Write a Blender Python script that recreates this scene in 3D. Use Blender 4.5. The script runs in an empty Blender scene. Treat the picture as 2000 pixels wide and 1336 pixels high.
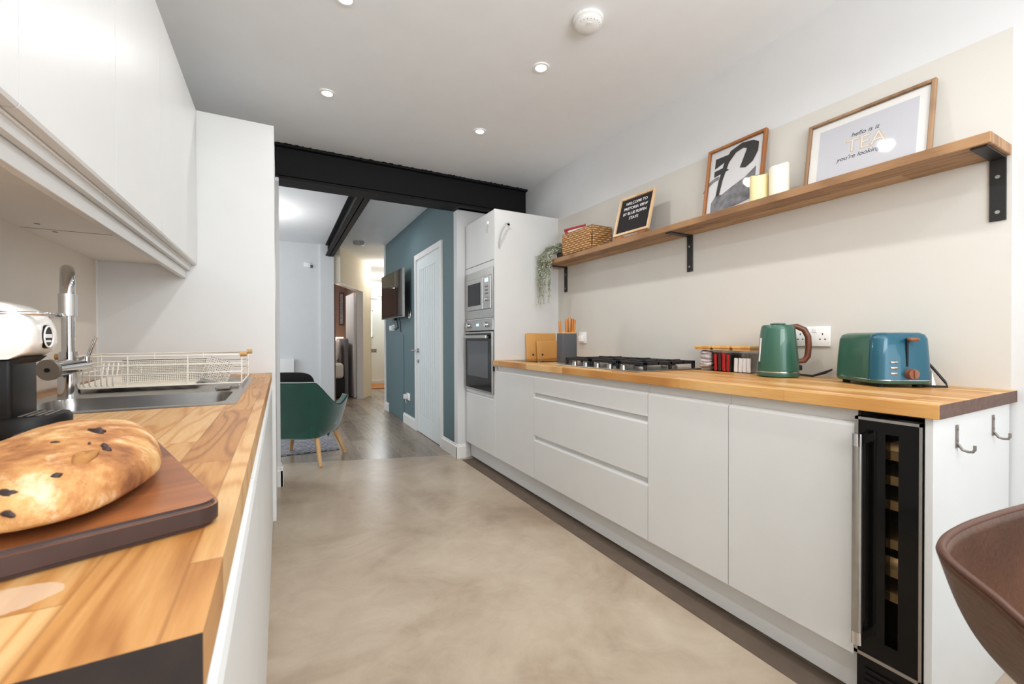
import bpy, bmesh, math, random
from mathutils import Vector, Matrix, noise
random.seed(7)
S = bpy.context.scene
COL = S.collection

# ------------------------------------------------------------------ camera
def cam_setup():
    yaw, pitch, roll = 0.49667337, -0.00836373, -0.00280709
    f = Vector((math.sin(yaw)*math.cos(pitch), math.cos(yaw)*math.cos(pitch), math.sin(pitch)))
    r = Vector((math.cos(yaw), -math.sin(yaw), 0)); u = r.cross(f)
    r2 = r*math.cos(roll) + u*math.sin(roll); u2 = -r*math.sin(roll) + u*math.cos(roll)
    cd = bpy.data.cameras.new('camera'); co = bpy.data.objects.new('camera', cd); COL.objects.link(co)
    cd.sensor_width = 36; cd.lens = 833.72/2000*36; cd.clip_start = .02; cd.clip_end = 100
    m = Matrix((r2, u2, -f)).transposed().to_4x4(); m.translation = (0, 0, 1.081)
    co.matrix_world = m
    cd.dof.use_dof = True; cd.dof.focus_distance = 2.6; cd.dof.aperture_fstop = 11
    S.camera = co
cam_setup()

# ------------------------------------------------------------------ world, lights, exposure
S.view_settings.view_transform = 'Standard'
S.view_settings.look = 'None'
S.view_settings.gamma = 1
S.view_settings.exposure = 0.14
w = bpy.data.worlds.new('world'); S.world = w; w.use_nodes = True
w.node_tree.nodes['Background'].inputs[0].default_value = (.75, .87, 1, 1)
w.node_tree.nodes['Background'].inputs[1].default_value = .6
S.cycles.max_bounces = 10; S.cycles.diffuse_bounces = 6; S.cycles.glossy_bounces = 4
S.cycles.caustics_reflective = False; S.cycles.caustics_refractive = False
S.cycles.sample_clamp_indirect = 4

def area(name, loc, target, sx, sy, power, col=(1, 1, 1), spread=180):
    l = bpy.data.lights.new(name, 'AREA'); l.shape = 'RECTANGLE'; l.size = sx; l.size_y = sy
    l.energy = power; l.color = col; l.spread = math.radians(spread)
    o = bpy.data.objects.new(name, l); COL.objects.link(o); o.location = loc
    o.rotation_euler = (Vector(target)-Vector(loc)).to_track_quat('-Z', 'Y').to_euler(); return o
def spot(name, loc, power, col=(1, .985, .97), size=155, blend=.6, r=.035):
    l = bpy.data.lights.new(name, 'SPOT'); l.energy = power; l.color = col
    l.spot_size = math.radians(size); l.spot_blend = blend; l.shadow_soft_size = r
    o = bpy.data.objects.new(name, l); COL.objects.link(o); o.location = loc; return o
def point(name, loc, power, col=(1, .95, .9), r=.08):
    l = bpy.data.lights.new(name, 'POINT'); l.energy = power; l.color = col; l.shadow_soft_size = r
    o = bpy.data.objects.new(name, l); COL.objects.link(o); o.location = loc; return o
DOWN = [(x, y) for y in (-1.25, -.45, .35, 1.12, 1.90, 2.68) for x in (.245, 1.207)]
for (x, y) in DOWN:
    spot('downlight_beam', (x, y, 2.48), 11.5)
area('garden_door_daylight', (.7, -2.55, 1.25), (.7, 0, 2.9), 2.3, 2.1, 50, (.86, .93, 1))
area('lounge_window_daylight', (-2.12, 5.4, 1.5), (1, 5.4, 1.2), 1.5, 1.2, 36, (.86, .93, 1))
area('added_ceiling_fill', (.7, -.9, 1.75), (.7, .5, 2.5), 1.4, .8, 26, (1, 1, 1), 170)  # unseen fill light, added to brighten the ceiling from below
point('lounge_lamp', (-.30, 5.35, 2.22), 18, (1, .97, .93), .1)
spot('lounge_downlight_beam', (1.0, 5.0, 2.48), 6)
point('bedside_lamp_light', (1.0, 9.3, 1.35), 3, (1, .85, .68), .06)
point('bedroom_light', (.3, 8.6, 2.2), 24, (1, .95, .9), .1)
point('hall_light', (1.75, 8.2, 2.3), 9, (1, .93, .84), .08)
area('front_door_daylight', (2.0, 10.45, 2.2), (1.6, 8, .3), .9, .45, 22, (.9, .95, 1))

# ------------------------------------------------------------------ materials
def c(r, g, b):
    f = lambda v: (v/255/12.92) if v/255 <= .04045 else ((v/255+.055)/1.055)**2.4
    return (f(r), f(g), f(b), 1)
def nt(name):
    m = bpy.data.materials.new(name); m.use_nodes = True
    return m, m.node_tree, m.node_tree.nodes['Principled BSDF']
def mat(name, col, rough=.5, metal=0, spec=.5, var=0, vscale=8, bump=0, bscale=60, coat=0, trans=0, alpha=1, emit=None, estr=0, ior=1.45, sheen=0):
    m, t, b = nt(name); N = t.nodes; L = t.links
    b.inputs['Base Color'].default_value = col; b.inputs['Roughness'].default_value = rough
    b.inputs['Metallic'].default_value = metal; b.inputs['Specular IOR Level'].default_value = spec
    b.inputs['Coat Weight'].default_value = coat; b.inputs['Transmission Weight'].default_value = trans
    b.inputs['Alpha'].default_value = alpha; b.inputs['IOR'].default_value = ior
    b.inputs['Sheen Weight'].default_value = sheen
    if emit: b.inputs['Emission Color'].default_value = emit; b.inputs['Emission Strength'].default_value = estr
    tc = N.new('ShaderNodeTexCoord')
    n = N.new('ShaderNodeTexNoise'); n.inputs['Scale'].default_value = vscale; n.inputs['Detail'].default_value = 4
    L.new(tc.outputs['Object'], n.inputs['Vector'])
    mr = N.new('ShaderNodeMapRange'); L.new(n.outputs['Fac'], mr.inputs['Value'])
    mr.inputs['From Min'].default_value = .3; mr.inputs['From Max'].default_value = .7
    mr.inputs['To Min'].default_value = 1-max(var, .012); mr.inputs['To Max'].default_value = 1+max(var, .012)
    mx = N.new('ShaderNodeMix'); mx.data_type = 'RGBA'; mx.blend_type = 'MULTIPLY'; mx.inputs['Factor'].default_value = 1
    mx.inputs['A'].default_value = col; L.new(mr.outputs['Result'], mx.inputs['B'])
    L.new(mx.outputs['Result'], b.inputs['Base Color'])
    if bump:
        n2 = N.new('ShaderNodeTexNoise'); n2.inputs['Scale'].default_value = bscale; n2.inputs['Detail'].default_value = 6
        L.new(tc.outputs['Object'], n2.inputs['Vector'])
        bp = N.new('ShaderNodeBump'); bp.inputs['Strength'].default_value = bump; bp.inputs['Distance'].default_value = .005
        L.new(n2.outputs['Fac'], bp.inputs['Height']); L.new(bp.outputs['Normal'], b.inputs['Normal'])
    return m
class NB:
    """small node helper"""
    def __init__(s, t): s.t = t; s.N = t.nodes; s.L = t.links
    def math(s, op, a, b=None, cc=None):
        n = s.N.new('ShaderNodeMath'); n.operation = op
        for i, v in enumerate((a, b, cc)):
            if v is None: continue
            if isinstance(v, (int, float)): n.inputs[i].default_value = v
            else: s.L.new(v, n.inputs[i])
        return n.outputs[0]
    def xyz(s, x, y, z):
        n = s.N.new('ShaderNodeCombineXYZ')
        for i, v in enumerate((x, y, z)):
            if isinstance(v, (int, float)): n.inputs[i].default_value = v
            else: s.L.new(v, n.inputs[i])
        return n.outputs[0]
    def ramp(s, fac, stops):
        n = s.N.new('ShaderNodeValToRGB'); e = n.color_ramp.elements
        while len(e) < len(stops): e.new(.5)
        for i, (p, col) in enumerate(stops): e[i].position = p; e[i].color = col
        s.L.new(fac, n.inputs[0]); return n.outputs[0]
    def noise(s, vec, scale, detail=4, rough=.5, dist=0):
        n = s.N.new('ShaderNodeTexNoise'); n.inputs['Scale'].default_value = scale; n.inputs['Detail'].default_value = detail
        n.inputs['Roughness'].default_value = rough; n.inputs['Distortion'].default_value = dist
        s.L.new(vec, n.inputs['Vector']); return n.outputs['Fac']
    def mix(s, fac, a, b, mode='MIX'):
        n = s.N.new('ShaderNodeMix'); n.data_type = 'RGBA'; n.blend_type = mode
        for k, v in (('Factor', fac), ('A', a), ('B', b)):
            if isinstance(v, (int, float, tuple)): n.inputs[k].default_value = v
            else: s.L.new(v, n.inputs[k])
        return n.outputs['Result']
def wood(name, stops, sw=.042, sl=.5, along='y', rough=.4, grain=1.0, seam=.35, coat=0, rings=60):
    """staves running along an axis, each with its own tone and its own grain"""
    m, t, b = nt(name); k = NB(t)
    tc = k.N.new('ShaderNodeTexCoord'); sp = k.N.new('ShaderNodeSeparateXYZ'); k.L.new(tc.outputs['Object'], sp.inputs[0])
    X, Y, Z = sp.outputs
    if along == 'y': across, lng, oth = X, Y, Z
    elif along == 'x': across, lng, oth = Y, X, Z
    else: across, lng, oth = k.math('ADD', X, Y), Z, Z
    a = k.math('DIVIDE', across, sw); ia = k.math('FLOOR', a)
    wn = k.N.new('ShaderNodeTexWhiteNoise'); wn.noise_dimensions = '1D'; k.L.new(ia, wn.inputs['W'])
    l = k.math('ADD', k.math('DIVIDE', lng, sl), k.math('MULTIPLY', wn.outputs['Value'], 7.3)); il = k.math('FLOOR', l)
    w2 = k.N.new('ShaderNodeTexWhiteNoise'); w2.noise_dimensions = '2D'; k.L.new(k.xyz(ia, il, 0), w2.inputs['Vector'])
    rnd = w2.outputs['Value']
    off = k.math('MULTIPLY', rnd, 31.7)
    v = k.xyz(k.math('ADD', k.math('MULTIPLY', across, 1), off), k.math('MULTIPLY', lng, .07), k.math('ADD', oth, off))
    fine = k.noise(v, 260, 3, .6)
    v2 = k.xyz(k.math('ADD', across, off), k.math('MULTIPLY', lng, .09), off)
    dn = k.noise(v2, 9, 2, .5)
    rg = k.math('ADD', k.math('MULTIPLY', k.math('SINE', k.math('MULTIPLY', dn, rings)), .5), .5)
    rg = k.math('SUBTRACT', 1, k.math('POWER', rg, 3.0))
    tone = k.math('ADD', k.math('ADD', k.math('MULTIPLY', rnd, .55), k.math('MULTIPLY', fine, .28*grain)), k.math('MULTIPLY', rg, .22*grain))
    col = k.ramp(tone, stops)
    fa = k.math('FRACT', a); fl = k.math('FRACT', l)
    e1 = k.math('MINIMUM', fa, k.math('SUBTRACT', 1, fa)); e2 = k.math('MULTIPLY', k.math('MINIMUM', fl, k.math('SUBTRACT', 1, fl)), sl/sw)
    e = k.math('LESS_THAN', k.math('MINIMUM', e1, e2), .018)
    col = k.mix(k.math('MULTIPLY', e, seam), col, stops[0][1])
    k.L.new(col, b.inputs['Base Color']); b.inputs['Roughness'].default_value = rough; b.inputs['Coat Weight'].default_value = coat
    bp = k.N.new('ShaderNodeBump'); bp.inputs['Strength'].default_value = .08; bp.inputs['Distance'].default_value = .002
    k.L.new(fine, bp.inputs['Height']); k.L.new(bp.outputs['Normal'], b.inputs['Normal'])
    return m
M = {}
M['cab'] = mat('white_satin_lacquer', c(215, 216, 215), .36, spec=.4)
M['cab_in'] = mat('white_carcass_board', c(232, 230, 226), .5)
M['wall'] = mat('white_wall_paint', c(214, 215, 216), .85, bump=.06, bscale=90)
M['greige'] = mat('warm_grey_wall_paint', c(205, 202, 195), .6, bump=.05, bscale=70, var=.02, vscale=2)
M['greigeL'] = mat('pale_warm_wall_paint', c(226, 220, 211), .6, bump=.05, bscale=70)
M['ceil'] = mat('matt_ceiling_paint', c(236, 238, 240), .9)
M['cream'] = mat('cream_hall_paint', c(228, 220, 203), .85)
M['blue'] = mat('teal_blue_wall_paint', c(92, 114, 119), .6, var=.02, vscale=2)
M['brownwall'] = mat('dusky_pink_bedroom_paint', c(136, 110, 100), .85)
M['trim'] = mat('white_gloss_woodwork', c(232, 232, 230), .3)
M['black_steel'] = mat('black_painted_steel', c(15, 15, 16), .6, spec=.3, var=.1, vscale=14, bump=.2, bscale=40)
M['black'] = mat('black_powder_coat', c(32, 31, 30), .45)
M['blackplastic'] = mat('black_plastic', c(14, 14, 15), .45, spec=.3)
M['blackgloss'] = mat('black_gloss_glass', c(12, 11, 11), .08, spec=.3)
M['steel'] = mat('brushed_stainless_steel', c(176, 174, 170), .3, metal=1, var=.06, vscale=30)
M['sinksteel'] = mat('satin_sink_steel', c(165, 163, 160), .3, metal=1, var=.05, vscale=20)
M['chrome'] = mat('polished_chrome', c(215, 215, 216), .08, metal=1)
M['darkchrome'] = mat('dull_grey_metal', c(140, 132, 124), .4, metal=.7)
M['greyplastic'] = mat('slate_grey_plastic', c(82, 84, 88), .5)
M['teal'] = mat('sage_green_metallic_enamel', c(50, 94, 78), .3, metal=.1, coat=.4)
M['sky_reflection_blue'] = mat('painted_blue_sky_reflection', c(24, 84, 104), .28, metal=.15, coat=.4)  # reflected sky painted as a blue colour on the green toaster's end
M['velvet'] = mat('dark_green_velvet', c(12, 70, 58), .75, sheen=.6, var=.15, vscale=5)
M['velvetdark'] = mat('dark_green_velvet_piping', c(8, 46, 40), .8)
M['blackcloth'] = mat('black_velvet_cloth', c(22, 18, 20), .9, bump=.3, bscale=40)
M['paleleg'] = wood('pale_beech_leg', [(0, c(176, 128, 82)), (.5, c(206, 160, 108)), (1, c(222, 182, 130))], .2, 3, 'z', .45)
M['leather'] = mat('brown_worn_leather', c(78, 50, 34), .36, var=.3, vscale=7, bump=.25, bscale=120)
M['piping'] = mat('brown_leather_piping', c(80, 50, 36), .4)
M['oak'] = wood('oiled_oak_staves', [(0, c(150, 96, 46)), (.35, c(186, 130, 66)), (.62, c(206, 156, 92)), (1, c(226, 190, 132))], .042, .42, 'y', .38)
M['oakL'] = wood('oiled_oak_wide_staves', [(0, c(112, 68, 30)), (.35, c(164, 110, 56)), (.62, c(186, 134, 76)), (1, c(208, 170, 118))], .062, .5, 'y', .4, grain=1.25, rings=95)
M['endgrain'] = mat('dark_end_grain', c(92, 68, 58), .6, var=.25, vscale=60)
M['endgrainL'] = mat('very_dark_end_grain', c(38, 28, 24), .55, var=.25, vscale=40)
M['shelf'] = wood('rustic_oak_board', [(.1, c(84, 56, 34)), (.42, c(134, 98, 64)), (.7, c(162, 124, 86)), (1, c(184, 148, 108))], .3, 4, 'y', .55, grain=1.3, seam=0, rings=90)
M['frame'] = wood('walnut_picture_frame', [(0, c(92, 66, 46)), (.5, c(134, 102, 72)), (1, c(160, 128, 96))], .1, 2, 'z', .5, seam=0)
M['frame2'] = wood('warm_oak_picture_frame', [(0, c(108, 62, 28)), (.5, c(150, 94, 48)), (1, c(176, 118, 66))], .1, 2, 'z', .5, seam=0)
M['palepine'] = wood('pale_pine', [(0, c(178, 142, 102)), (.5, c(206, 174, 134)), (1, c(222, 196, 160))], .1, 2, 'z', .5, seam=0)
M['bamboo'] = wood('golden_bamboo', [(0, c(190, 130, 64)), (.5, c(214, 162, 92)), (1, c(228, 184, 116))], .02, .3, 'x', .4, grain=.6)
M['bambooknife'] = wood('bamboo_knife_handle', [(0, c(160, 92, 32)), (.5, c(196, 128, 54)), (1, c(214, 152, 76))], .02, .3, 'z', .4, grain=.6)
M['walnutboard'] = wood('acacia_board', [(0, c(88, 50, 32)), (.4, c(122, 74, 46)), (.75, c(150, 92, 54)), (1, c(178, 112, 60))], .075, 5, 'x', .32, grain=.8)
M['darkwood'] = mat('dark_walnut_edge', c(60, 42, 38), .4, var=.2, vscale=20)
M['walnut'] = wood('walnut_grip', [(0, c(74, 38, 22)), (.5, c(112, 62, 40)), (1, c(140, 86, 56))], .05, .5, 'z', .35, seam=0)
M['wax'] = mat('ivory_wax', c(238, 232, 214), .5, var=.02); M['wax'].node_tree.nodes['Principled BSDF'].inputs['Subsurface Weight'].default_value = .15
M['wax2'] = mat('yellowed_wax', c(240, 228, 176), .5, var=.04, vscale=20)
M['paper'] = mat('white_paper', c(232, 232, 234), .7)
M['mount'] = mat('white_card_mount', c(240, 239, 236), .8)
M['printgrey'] = mat('pale_lilac_grey_print', c(208, 209, 216), .7)
M['ink'] = mat('dark_ink', c(62, 60, 60), .7, var=.1)
M['inkgrey'] = mat('grey_ink_wash', c(128, 128, 132), .7, var=.4, vscale=30)
M['gold'] = mat('pale_gold_lettering', c(214, 192, 158), .5)
M['felt'] = mat('black_felt', c(34, 28, 30), .9)
M['white'] = mat('white_plastic', c(236, 236, 234), .35)
M['gloss_white'] = mat('glossy_white_plastic', c(240, 238, 234), .12, coat=.5)
M['cord'] = mat('black_cable', c(24, 23, 23), .5)
M['wirewhite'] = mat('cream_coated_wire', c(236, 228, 214), .4)
M['clear'] = mat('clear_plastic', c(250, 250, 250), .05, trans=1, ior=1.15)
M['glass'] = mat('clear_glass', c(235, 245, 242), .02, trans=1, ior=1.3)
M['smoked'] = mat('smoked_glass', c(120, 112, 100), .03, trans=1, ior=1.2)
M['red'] = mat('red_foil', c(186, 42, 40), .4, var=.2, vscale=60)
M['brownpaper'] = mat('brown_printed_paper', c(70, 48, 44), .5, var=.4, vscale=80)
M['leaf'] = mat('dusty_green_leaf', c(172, 178, 156), .7, var=.25, vscale=40)
M['stem'] = mat('grey_green_stem', c(120, 130, 104), .7)
M['soil'] = mat('dark_grey_pot', c(74, 70, 76), .6)
M['screen'] = mat('tv_screen_glass', c(34, 30, 28), .05, spec=.8)
M['linen'] = mat('white_bed_linen', c(226, 220, 212), .8, bump=.4, bscale=20)
M['darkbase'] = mat('dark_bed_base', c(38, 36, 38), .8)
M['greyfabric'] = mat('grey_upholstery', c(122, 120, 122), .85, bump=.2, bscale=60)
M['lampshade'] = mat('glowing_lampshade', c(250, 236, 205), .6, emit=(1, .8, .52, 1), estr=2.2)
M['mat'] = mat('orange_brown_doormat', c(168, 112, 62), .9, var=.15, vscale=40)
M['day'] = mat('daylit_frosted_glass', c(235, 240, 244), .4, emit=(.9, .96, 1, 1), estr=1.4)
M['outside'] = mat('daylit_garden_glass', c(220, 230, 240), .3, emit=(.8, .9, 1, 1), estr=.8)
M['lampglow'] = mat('lit_downlight_lens', c(255, 252, 245), .4, emit=(1, .98, .95, 1), estr=9)
M['led'] = mat('lit_display', c(200, 230, 255), .4, emit=(.6, .85, 1, 1), estr=.7)
M['cork'] = mat('golden_wooden_knob', c(196, 152, 96), .5)
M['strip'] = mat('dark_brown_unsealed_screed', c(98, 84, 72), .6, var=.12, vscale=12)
M['strapgrey'] = mat('translucent_grey_plastic', c(176, 176, 172), .4)
M['iron'] = mat('cast_iron', c(26, 26, 27), .55, bump=.2, bscale=150)

def thin(name, tint=(1, 1, 1, 1), refl=.08, rough=.02):
    m = bpy.data.materials.new(name); m.use_nodes = True; t = m.node_tree; t.nodes.remove(t.nodes['Principled BSDF'])
    o = t.nodes['Material Output']; a = t.nodes.new('ShaderNodeBsdfTransparent'); a.inputs[0].default_value = tint
    g = t.nodes.new('ShaderNodeBsdfGlossy'); g.inputs['Roughness'].default_value = rough
    f = t.nodes.new('ShaderNodeLayerWeight'); f.inputs['Blend'].default_value = refl
    x = t.nodes.new('ShaderNodeMixShader'); t.links.new(f.outputs['Fresnel'], x.inputs[0]); t.links.new(a.outputs[0], x.inputs[1]); t.links.new(g.outputs[0], x.inputs[2])
    t.links.new(x.outputs[0], o.inputs['Surface']); return m
M['clear'] = thin('clear_plastic', (1, 1, 1, 1), .06)
M['glass'] = thin('clear_glass', (.93, .97, .95, 1), .25)
M['smoked'] = thin('smoked_glass', (.8, .77, .7, 1), .1)
M['glz'] = thin('picture_glazing', (.99, .99, .99, 1), .12, .05)
def mk_basket():
    m, t, b = nt('woven_water_hyacinth'); k = NB(t)
    tc = k.N.new('ShaderNodeTexCoord'); sp = k.N.new('ShaderNodeSeparateXYZ'); k.L.new(tc.outputs['Object'], sp.inputs[0])
    s_ = k.math('ADD', sp.outputs[0], sp.outputs[1])
    row = k.math('FLOOR', k.math('DIVIDE', sp.outputs[2], .016))
    nz = k.noise(tc.outputs['Object'], 22, 3)
    ph = k.math('ADD', k.math('ADD', k.math('MULTIPLY', s_, 120), k.math('MULTIPLY', nz, 9)), k.math('MULTIPLY', row, 3.14))
    wv = k.math('ADD', k.math('MULTIPLY', k.math('SINE', ph), .5), .5)
    zz = k.math('ABSOLUTE', k.math('SINE', k.math('MULTIPLY', sp.outputs[2], 3.14159/.016)))
    h = k.math('MULTIPLY', k.math('ADD', wv, .35), zz)
    n = k.noise(tc.outputs['Object'], 30, 3)
    col = k.ramp(k.math('MULTIPLY', k.math('ADD', h, k.math('MULTIPLY', n, .5)), .62), [(0, c(88, 52, 26)), (.4, c(168, 118, 68)), (1, c(222, 184, 128))])
    k.L.new(col, b.inputs['Base Color']); b.inputs['Roughness'].default_value = .7
    bp = k.N.new('ShaderNodeBump'); bp.inputs['Strength'].default_value = 1; bp.inputs['Distance'].default_value = .006
    k.L.new(h, bp.inputs['Height']); k.L.new(bp.outputs['Normal'], b.inputs['Normal']); return m
M['basket'] = mk_basket()
def mk_concrete():
    m, t, b = nt('polished_tan_microcement'); k = NB(t)
    tc = k.N.new('ShaderNodeTexCoord'); P = tc.outputs['Object']
    n1 = k.noise(P, 1.6, 6, .62, .8); n2 = k.noise(P, 6, 8, .7, 1.2); n3 = k.noise(P, .7, 3, .5)
    tone = k.math('ADD', k.math('ADD', k.math('MULTIPLY', n1, .5), k.math('MULTIPLY', n2, .22)), k.math('MULTIPLY', n3, .28))
    col = k.ramp(tone, [(.36, c(150, 130, 110)), (.45, c(170, 152, 132)), (.53, c(184, 168, 148)), (.64, c(200, 186, 166))])
    k.L.new(col, b.inputs['Base Color'])
    r = k.math('ADD', k.math('MULTIPLY', n2, .25), .2); k.L.new(r, b.inputs['Roughness'])
    b.inputs['Specular IOR Level'].default_value = .5; return m
M['concrete'] = mk_concrete()
M['vinyl'] = wood('grey_oak_vinyl_plank', [(0, c(96, 84, 72)), (.4, c(124, 110, 95)), (.7, c(142, 128, 112)), (1, c(160, 146, 128))], .16, 1.2, 'y', .27, seam=.5)
def worn_patch():
    m = M['oakL']; k = NB(m.node_tree); b = m.node_tree.nodes['Principled BSDF']
    lk = b.inputs['Base Color'].links[0]; src = lk.from_socket
    tc = k.N.new('ShaderNodeTexCoord'); sp = k.N.new('ShaderNodeSeparateXYZ'); k.L.new(tc.outputs['Object'], sp.inputs[0])
    n = k.noise(tc.outputs['Object'], 45, 4, .6)
    dx = k.math('DIVIDE', k.math('SUBTRACT', sp.outputs[0], -.165), .036); dy = k.math('DIVIDE', k.math('SUBTRACT', sp.outputs[1], .402), .022)
    d = k.math('ADD', k.math('ADD', k.math('MULTIPLY', dx, dx), k.math('MULTIPLY', dy, dy)), k.math('MULTIPLY', n, .9))
    f = k.math('MULTIPLY', k.math('LESS_THAN', d, 1.25), .6)
    k.L.new(k.mix(f, src, c(214, 190, 166)), b.inputs['Base Color'])
worn_patch()
def mk_rug():
    m, t, b = nt('grey_patterned_rug'); k = NB(t)
    tc = k.N.new('ShaderNodeTexCoord'); sp = k.N.new('ShaderNodeSeparateXYZ'); k.L.new(tc.outputs['Object'], sp.inputs[0])
    a = k.math('PINGPONG', k.math('MULTIPLY', sp.outputs[0], 14), 1); d = k.math('FRACT', k.math('ADD', k.math('MULTIPLY', sp.outputs[1], 16), a))
    n = k.noise(tc.outputs['Object'], 26, 5, .7)
    col = k.ramp(k.math('ADD', k.math('MULTIPLY', d, .5), k.math('MULTIPLY', n, .55)), [(.25, c(66, 66, 74)), (.5, c(112, 112, 120)), (.75, c(178, 176, 178))])
    k.L.new(col, b.inputs['Base Color']); b.inputs['Roughness'].default_value = .95; return m
M['rug'] = mk_rug()
def mk_bread():
    m, t, b = nt('floury_baked_crust'); k = NB(t)
    tc = k.N.new('ShaderNodeTexCoord'); P = tc.outputs['Object']
    n1 = k.noise(P, 13, 6, .65, .4); n2 = k.noise(P, 38, 6, .7, .3); n3 = k.noise(P, 60, 3)
    sp = k.N.new('ShaderNodeSeparateXYZ'); k.L.new(P, sp.inputs[0])
    tone = k.math('ADD', k.math('MULTIPLY', n1, .8), k.math('MULTIPLY', n2, .2))
    col = k.ramp(tone, [(.36, c(120, 72, 38)), (.45, c(168, 112, 62)), (.53, c(196, 150, 92)), (.64, c(212, 178, 126))])
    fl = k.ramp(k.math('ADD', k.math('MULTIPLY', n2, .6), k.math('MULTIPLY', n1, .4)), [(.52, (0, 0, 0, 1)), (.64, (1, 1, 1, 1))])
    col = k.mix(k.math('MULTIPLY', fl, .65), col, c(224, 206, 182))
    k.L.new(col, b.inputs['Base Color']); b.inputs['Roughness'].default_value = .75
    bp = k.N.new('ShaderNodeBump'); bp.inputs['Strength'].default_value = .5; bp.inputs['Distance'].default_value = .004
    k.L.new(k.math('ADD', n2, k.math('MULTIPLY', n3, .4)), bp.inputs['Height']); k.L.new(bp.outputs['Normal'], b.inputs['Normal']); return m
M['bread'] = mk_bread()
def mk_door():
    m, t, b = nt('white_panelled_door_paint'); b.inputs['Base Color'].default_value = c(224, 228, 228); b.inputs['Roughness'].default_value = .4
    return m
M['door'] = mat('white_door_paint', c(222, 228, 229), .4)

# ------------------------------------------------------------------ geometry helpers
class MB:
    def __init__(s): s.b = bmesh.new()
    def box(s, x0, x1, y0, y1, z0, z1, mi=0):
        v = [s.b.verts.new((x, y, z)) for x in (x0, x1) for y in (y0, y1) for z in (z0, z1)]
        for f in ((0, 1, 3, 2), (4, 6, 7, 5), (0, 4, 5, 1), (2, 3, 7, 6), (0, 2, 6, 4), (1, 5, 7, 3)):
            s.b.faces.new([v[i] for i in f]).material_index = mi
        return s
    def rbox(s, x0, x1, y0, y1, z0, z1, r=.003, seg=2):
        """bevelled box"""
        t = bmesh.new(); v = [t.verts.new((x, y, z)) for x in (x0, x1) for y in (y0, y1) for z in (z0, z1)]
        for f in ((0, 1, 3, 2), (4, 6, 7, 5), (0, 4, 5, 1), (2, 3, 7, 6), (0, 2, 6, 4), (1, 5, 7, 3)): t.faces.new([v[i] for i in f])
        r = min(r, .49*min(x1-x0, y1-y0, z1-z0))
        bmesh.ops.bevel(t, geom=list(t.edges), offset=r, segments=seg, affect='EDGES', profile=.5)
        s.merge(t); return s
    def merge(s, t, mtx=None):
        if mtx is not None: bmesh.ops.transform(t, matrix=mtx, verts=t.verts)
        me = bpy.data.meshes.new('tmp'); t.to_mesh(me); t.free(); s.b.from_mesh(me); bpy.data.meshes.remove(me)
    def prism(s, pts, axis, a, b):
        """extrude polygon; axis 'x': pts=(y,z); 'y': pts=(x,z); 'z': pts=(x,y)"""
        f = {'x': lambda p, q: (q, p[0], p[1]), 'y': lambda p, q: (p[0], q, p[1]), 'z': lambda p, q: (p[0], p[1], q)}[axis]
        A = [s.b.verts.new(f(p, a)) for p in pts]; B = [s.b.verts.new(f(p, b)) for p in pts]; n = len(pts)
        s.b.faces.new(A); s.b.faces.new(B[::-1])
        for i in range(n): s.b.faces.new((A[i], A[(i+1) % n], B[(i+1) % n], B[i]))
        return s
    def cyl(s, p0, p1, r, r2=None, seg=20, cap=True):
        r2 = r if r2 is None else r2; p0 = Vector(p0); p1 = Vector(p1); d = (p1-p0).normalized()
        a = d.orthogonal().normalized(); b = d.cross(a)
        R = [[s.b.verts.new(p+(a*math.cos(t)+b*math.sin(t))*q) for t in [2*math.pi*i/seg for i in range(seg)]] for p, q in ((p0, r), (p1, r2))]
        for i in range(seg): s.b.faces.new((R[0][i], R[0][(i+1) % seg], R[1][(i+1) % seg], R[1][i]))
        if cap: s.b.faces.new(R[0][::-1]); s.b.faces.new(R[1])
        return s
    def tube(s, pts, r, seg=8, closed=False, taper=None):
        pts = [Vector(p) for p in pts]; n = len(pts); rings = []; prev = None
        for i, p in enumerate(pts):
            if closed: d = pts[(i+1) % n]-pts[i-1]
            else: d = pts[min(i+1, n-1)]-pts[max(i-1, 0)]
            d.normalize()
            a = d.orthogonal().normalized() if prev is None else (prev-d*prev.dot(d)).normalized()
            prev = a; b = d.cross(a); q = r if taper is None else r*taper[i]
            rings.append([s.b.verts.new(p+(a*math.cos(t)+b*math.sin(t))*q) for t in [2*math.pi*j/seg for j in range(seg)]])
        m = n if closed else n-1
        for i in range(m):
            A, B = rings[i], rings[(i+1) % n]
            for j in range(seg): s.b.faces.new((A[j], A[(j+1) % seg], B[(j+1) % seg], B[j]))
        if not closed: s.b.faces.new(rings[0][::-1]); s.b.faces.new(rings[-1])
        return s
    def lathe(s, prof, cx, cy, seg=28, sx=1, sy=1):
        """prof: list of (r,z)"""
        R = []
        for r, z in prof:
            R.append([s.b.verts.new((cx+max(r, 1e-4)*math.cos(t)*sx, cy+max(r, 1e-4)*math.sin(t)*sy, z)) for t in [2*math.pi*j/seg for j in range(seg)]])
        for A, B in zip(R, R[1:]):
            for j in range(seg): s.b.faces.new((A[j], A[(j+1) % seg], B[(j+1) % seg], B[j]))
        s.b.faces.new(R[0][::-1]); s.b.faces.new(R[-1]); return s
    def grid(s, fn, nu, nv, cu=False, cv=False):
        V = [[s.b.verts.new(fn(i/(nu if cu else nu-1), j/(nv if cv else nv-1))) for j in range(nv)] for i in range(nu)]
        for i in range(nu if cu else nu-1):
            for j in range(nv if cv else nv-1):
                s.b.faces.new((V[i][j], V[(i+1) % nu][j], V[(i+1) % nu][(j+1) % nv], V[i][(j+1) % nv]))
        return s
    def sphere(s, p, r, seg=12, sc=(1, 1, 1)):
        t = bmesh.new(); bmesh.ops.create_uvsphere(t, u_segments=seg, v_segments=max(6, seg//2), radius=r)
        s.merge(t, Matrix.Translation(p) @ Matrix.Diagonal((*sc, 1))); return s
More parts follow.
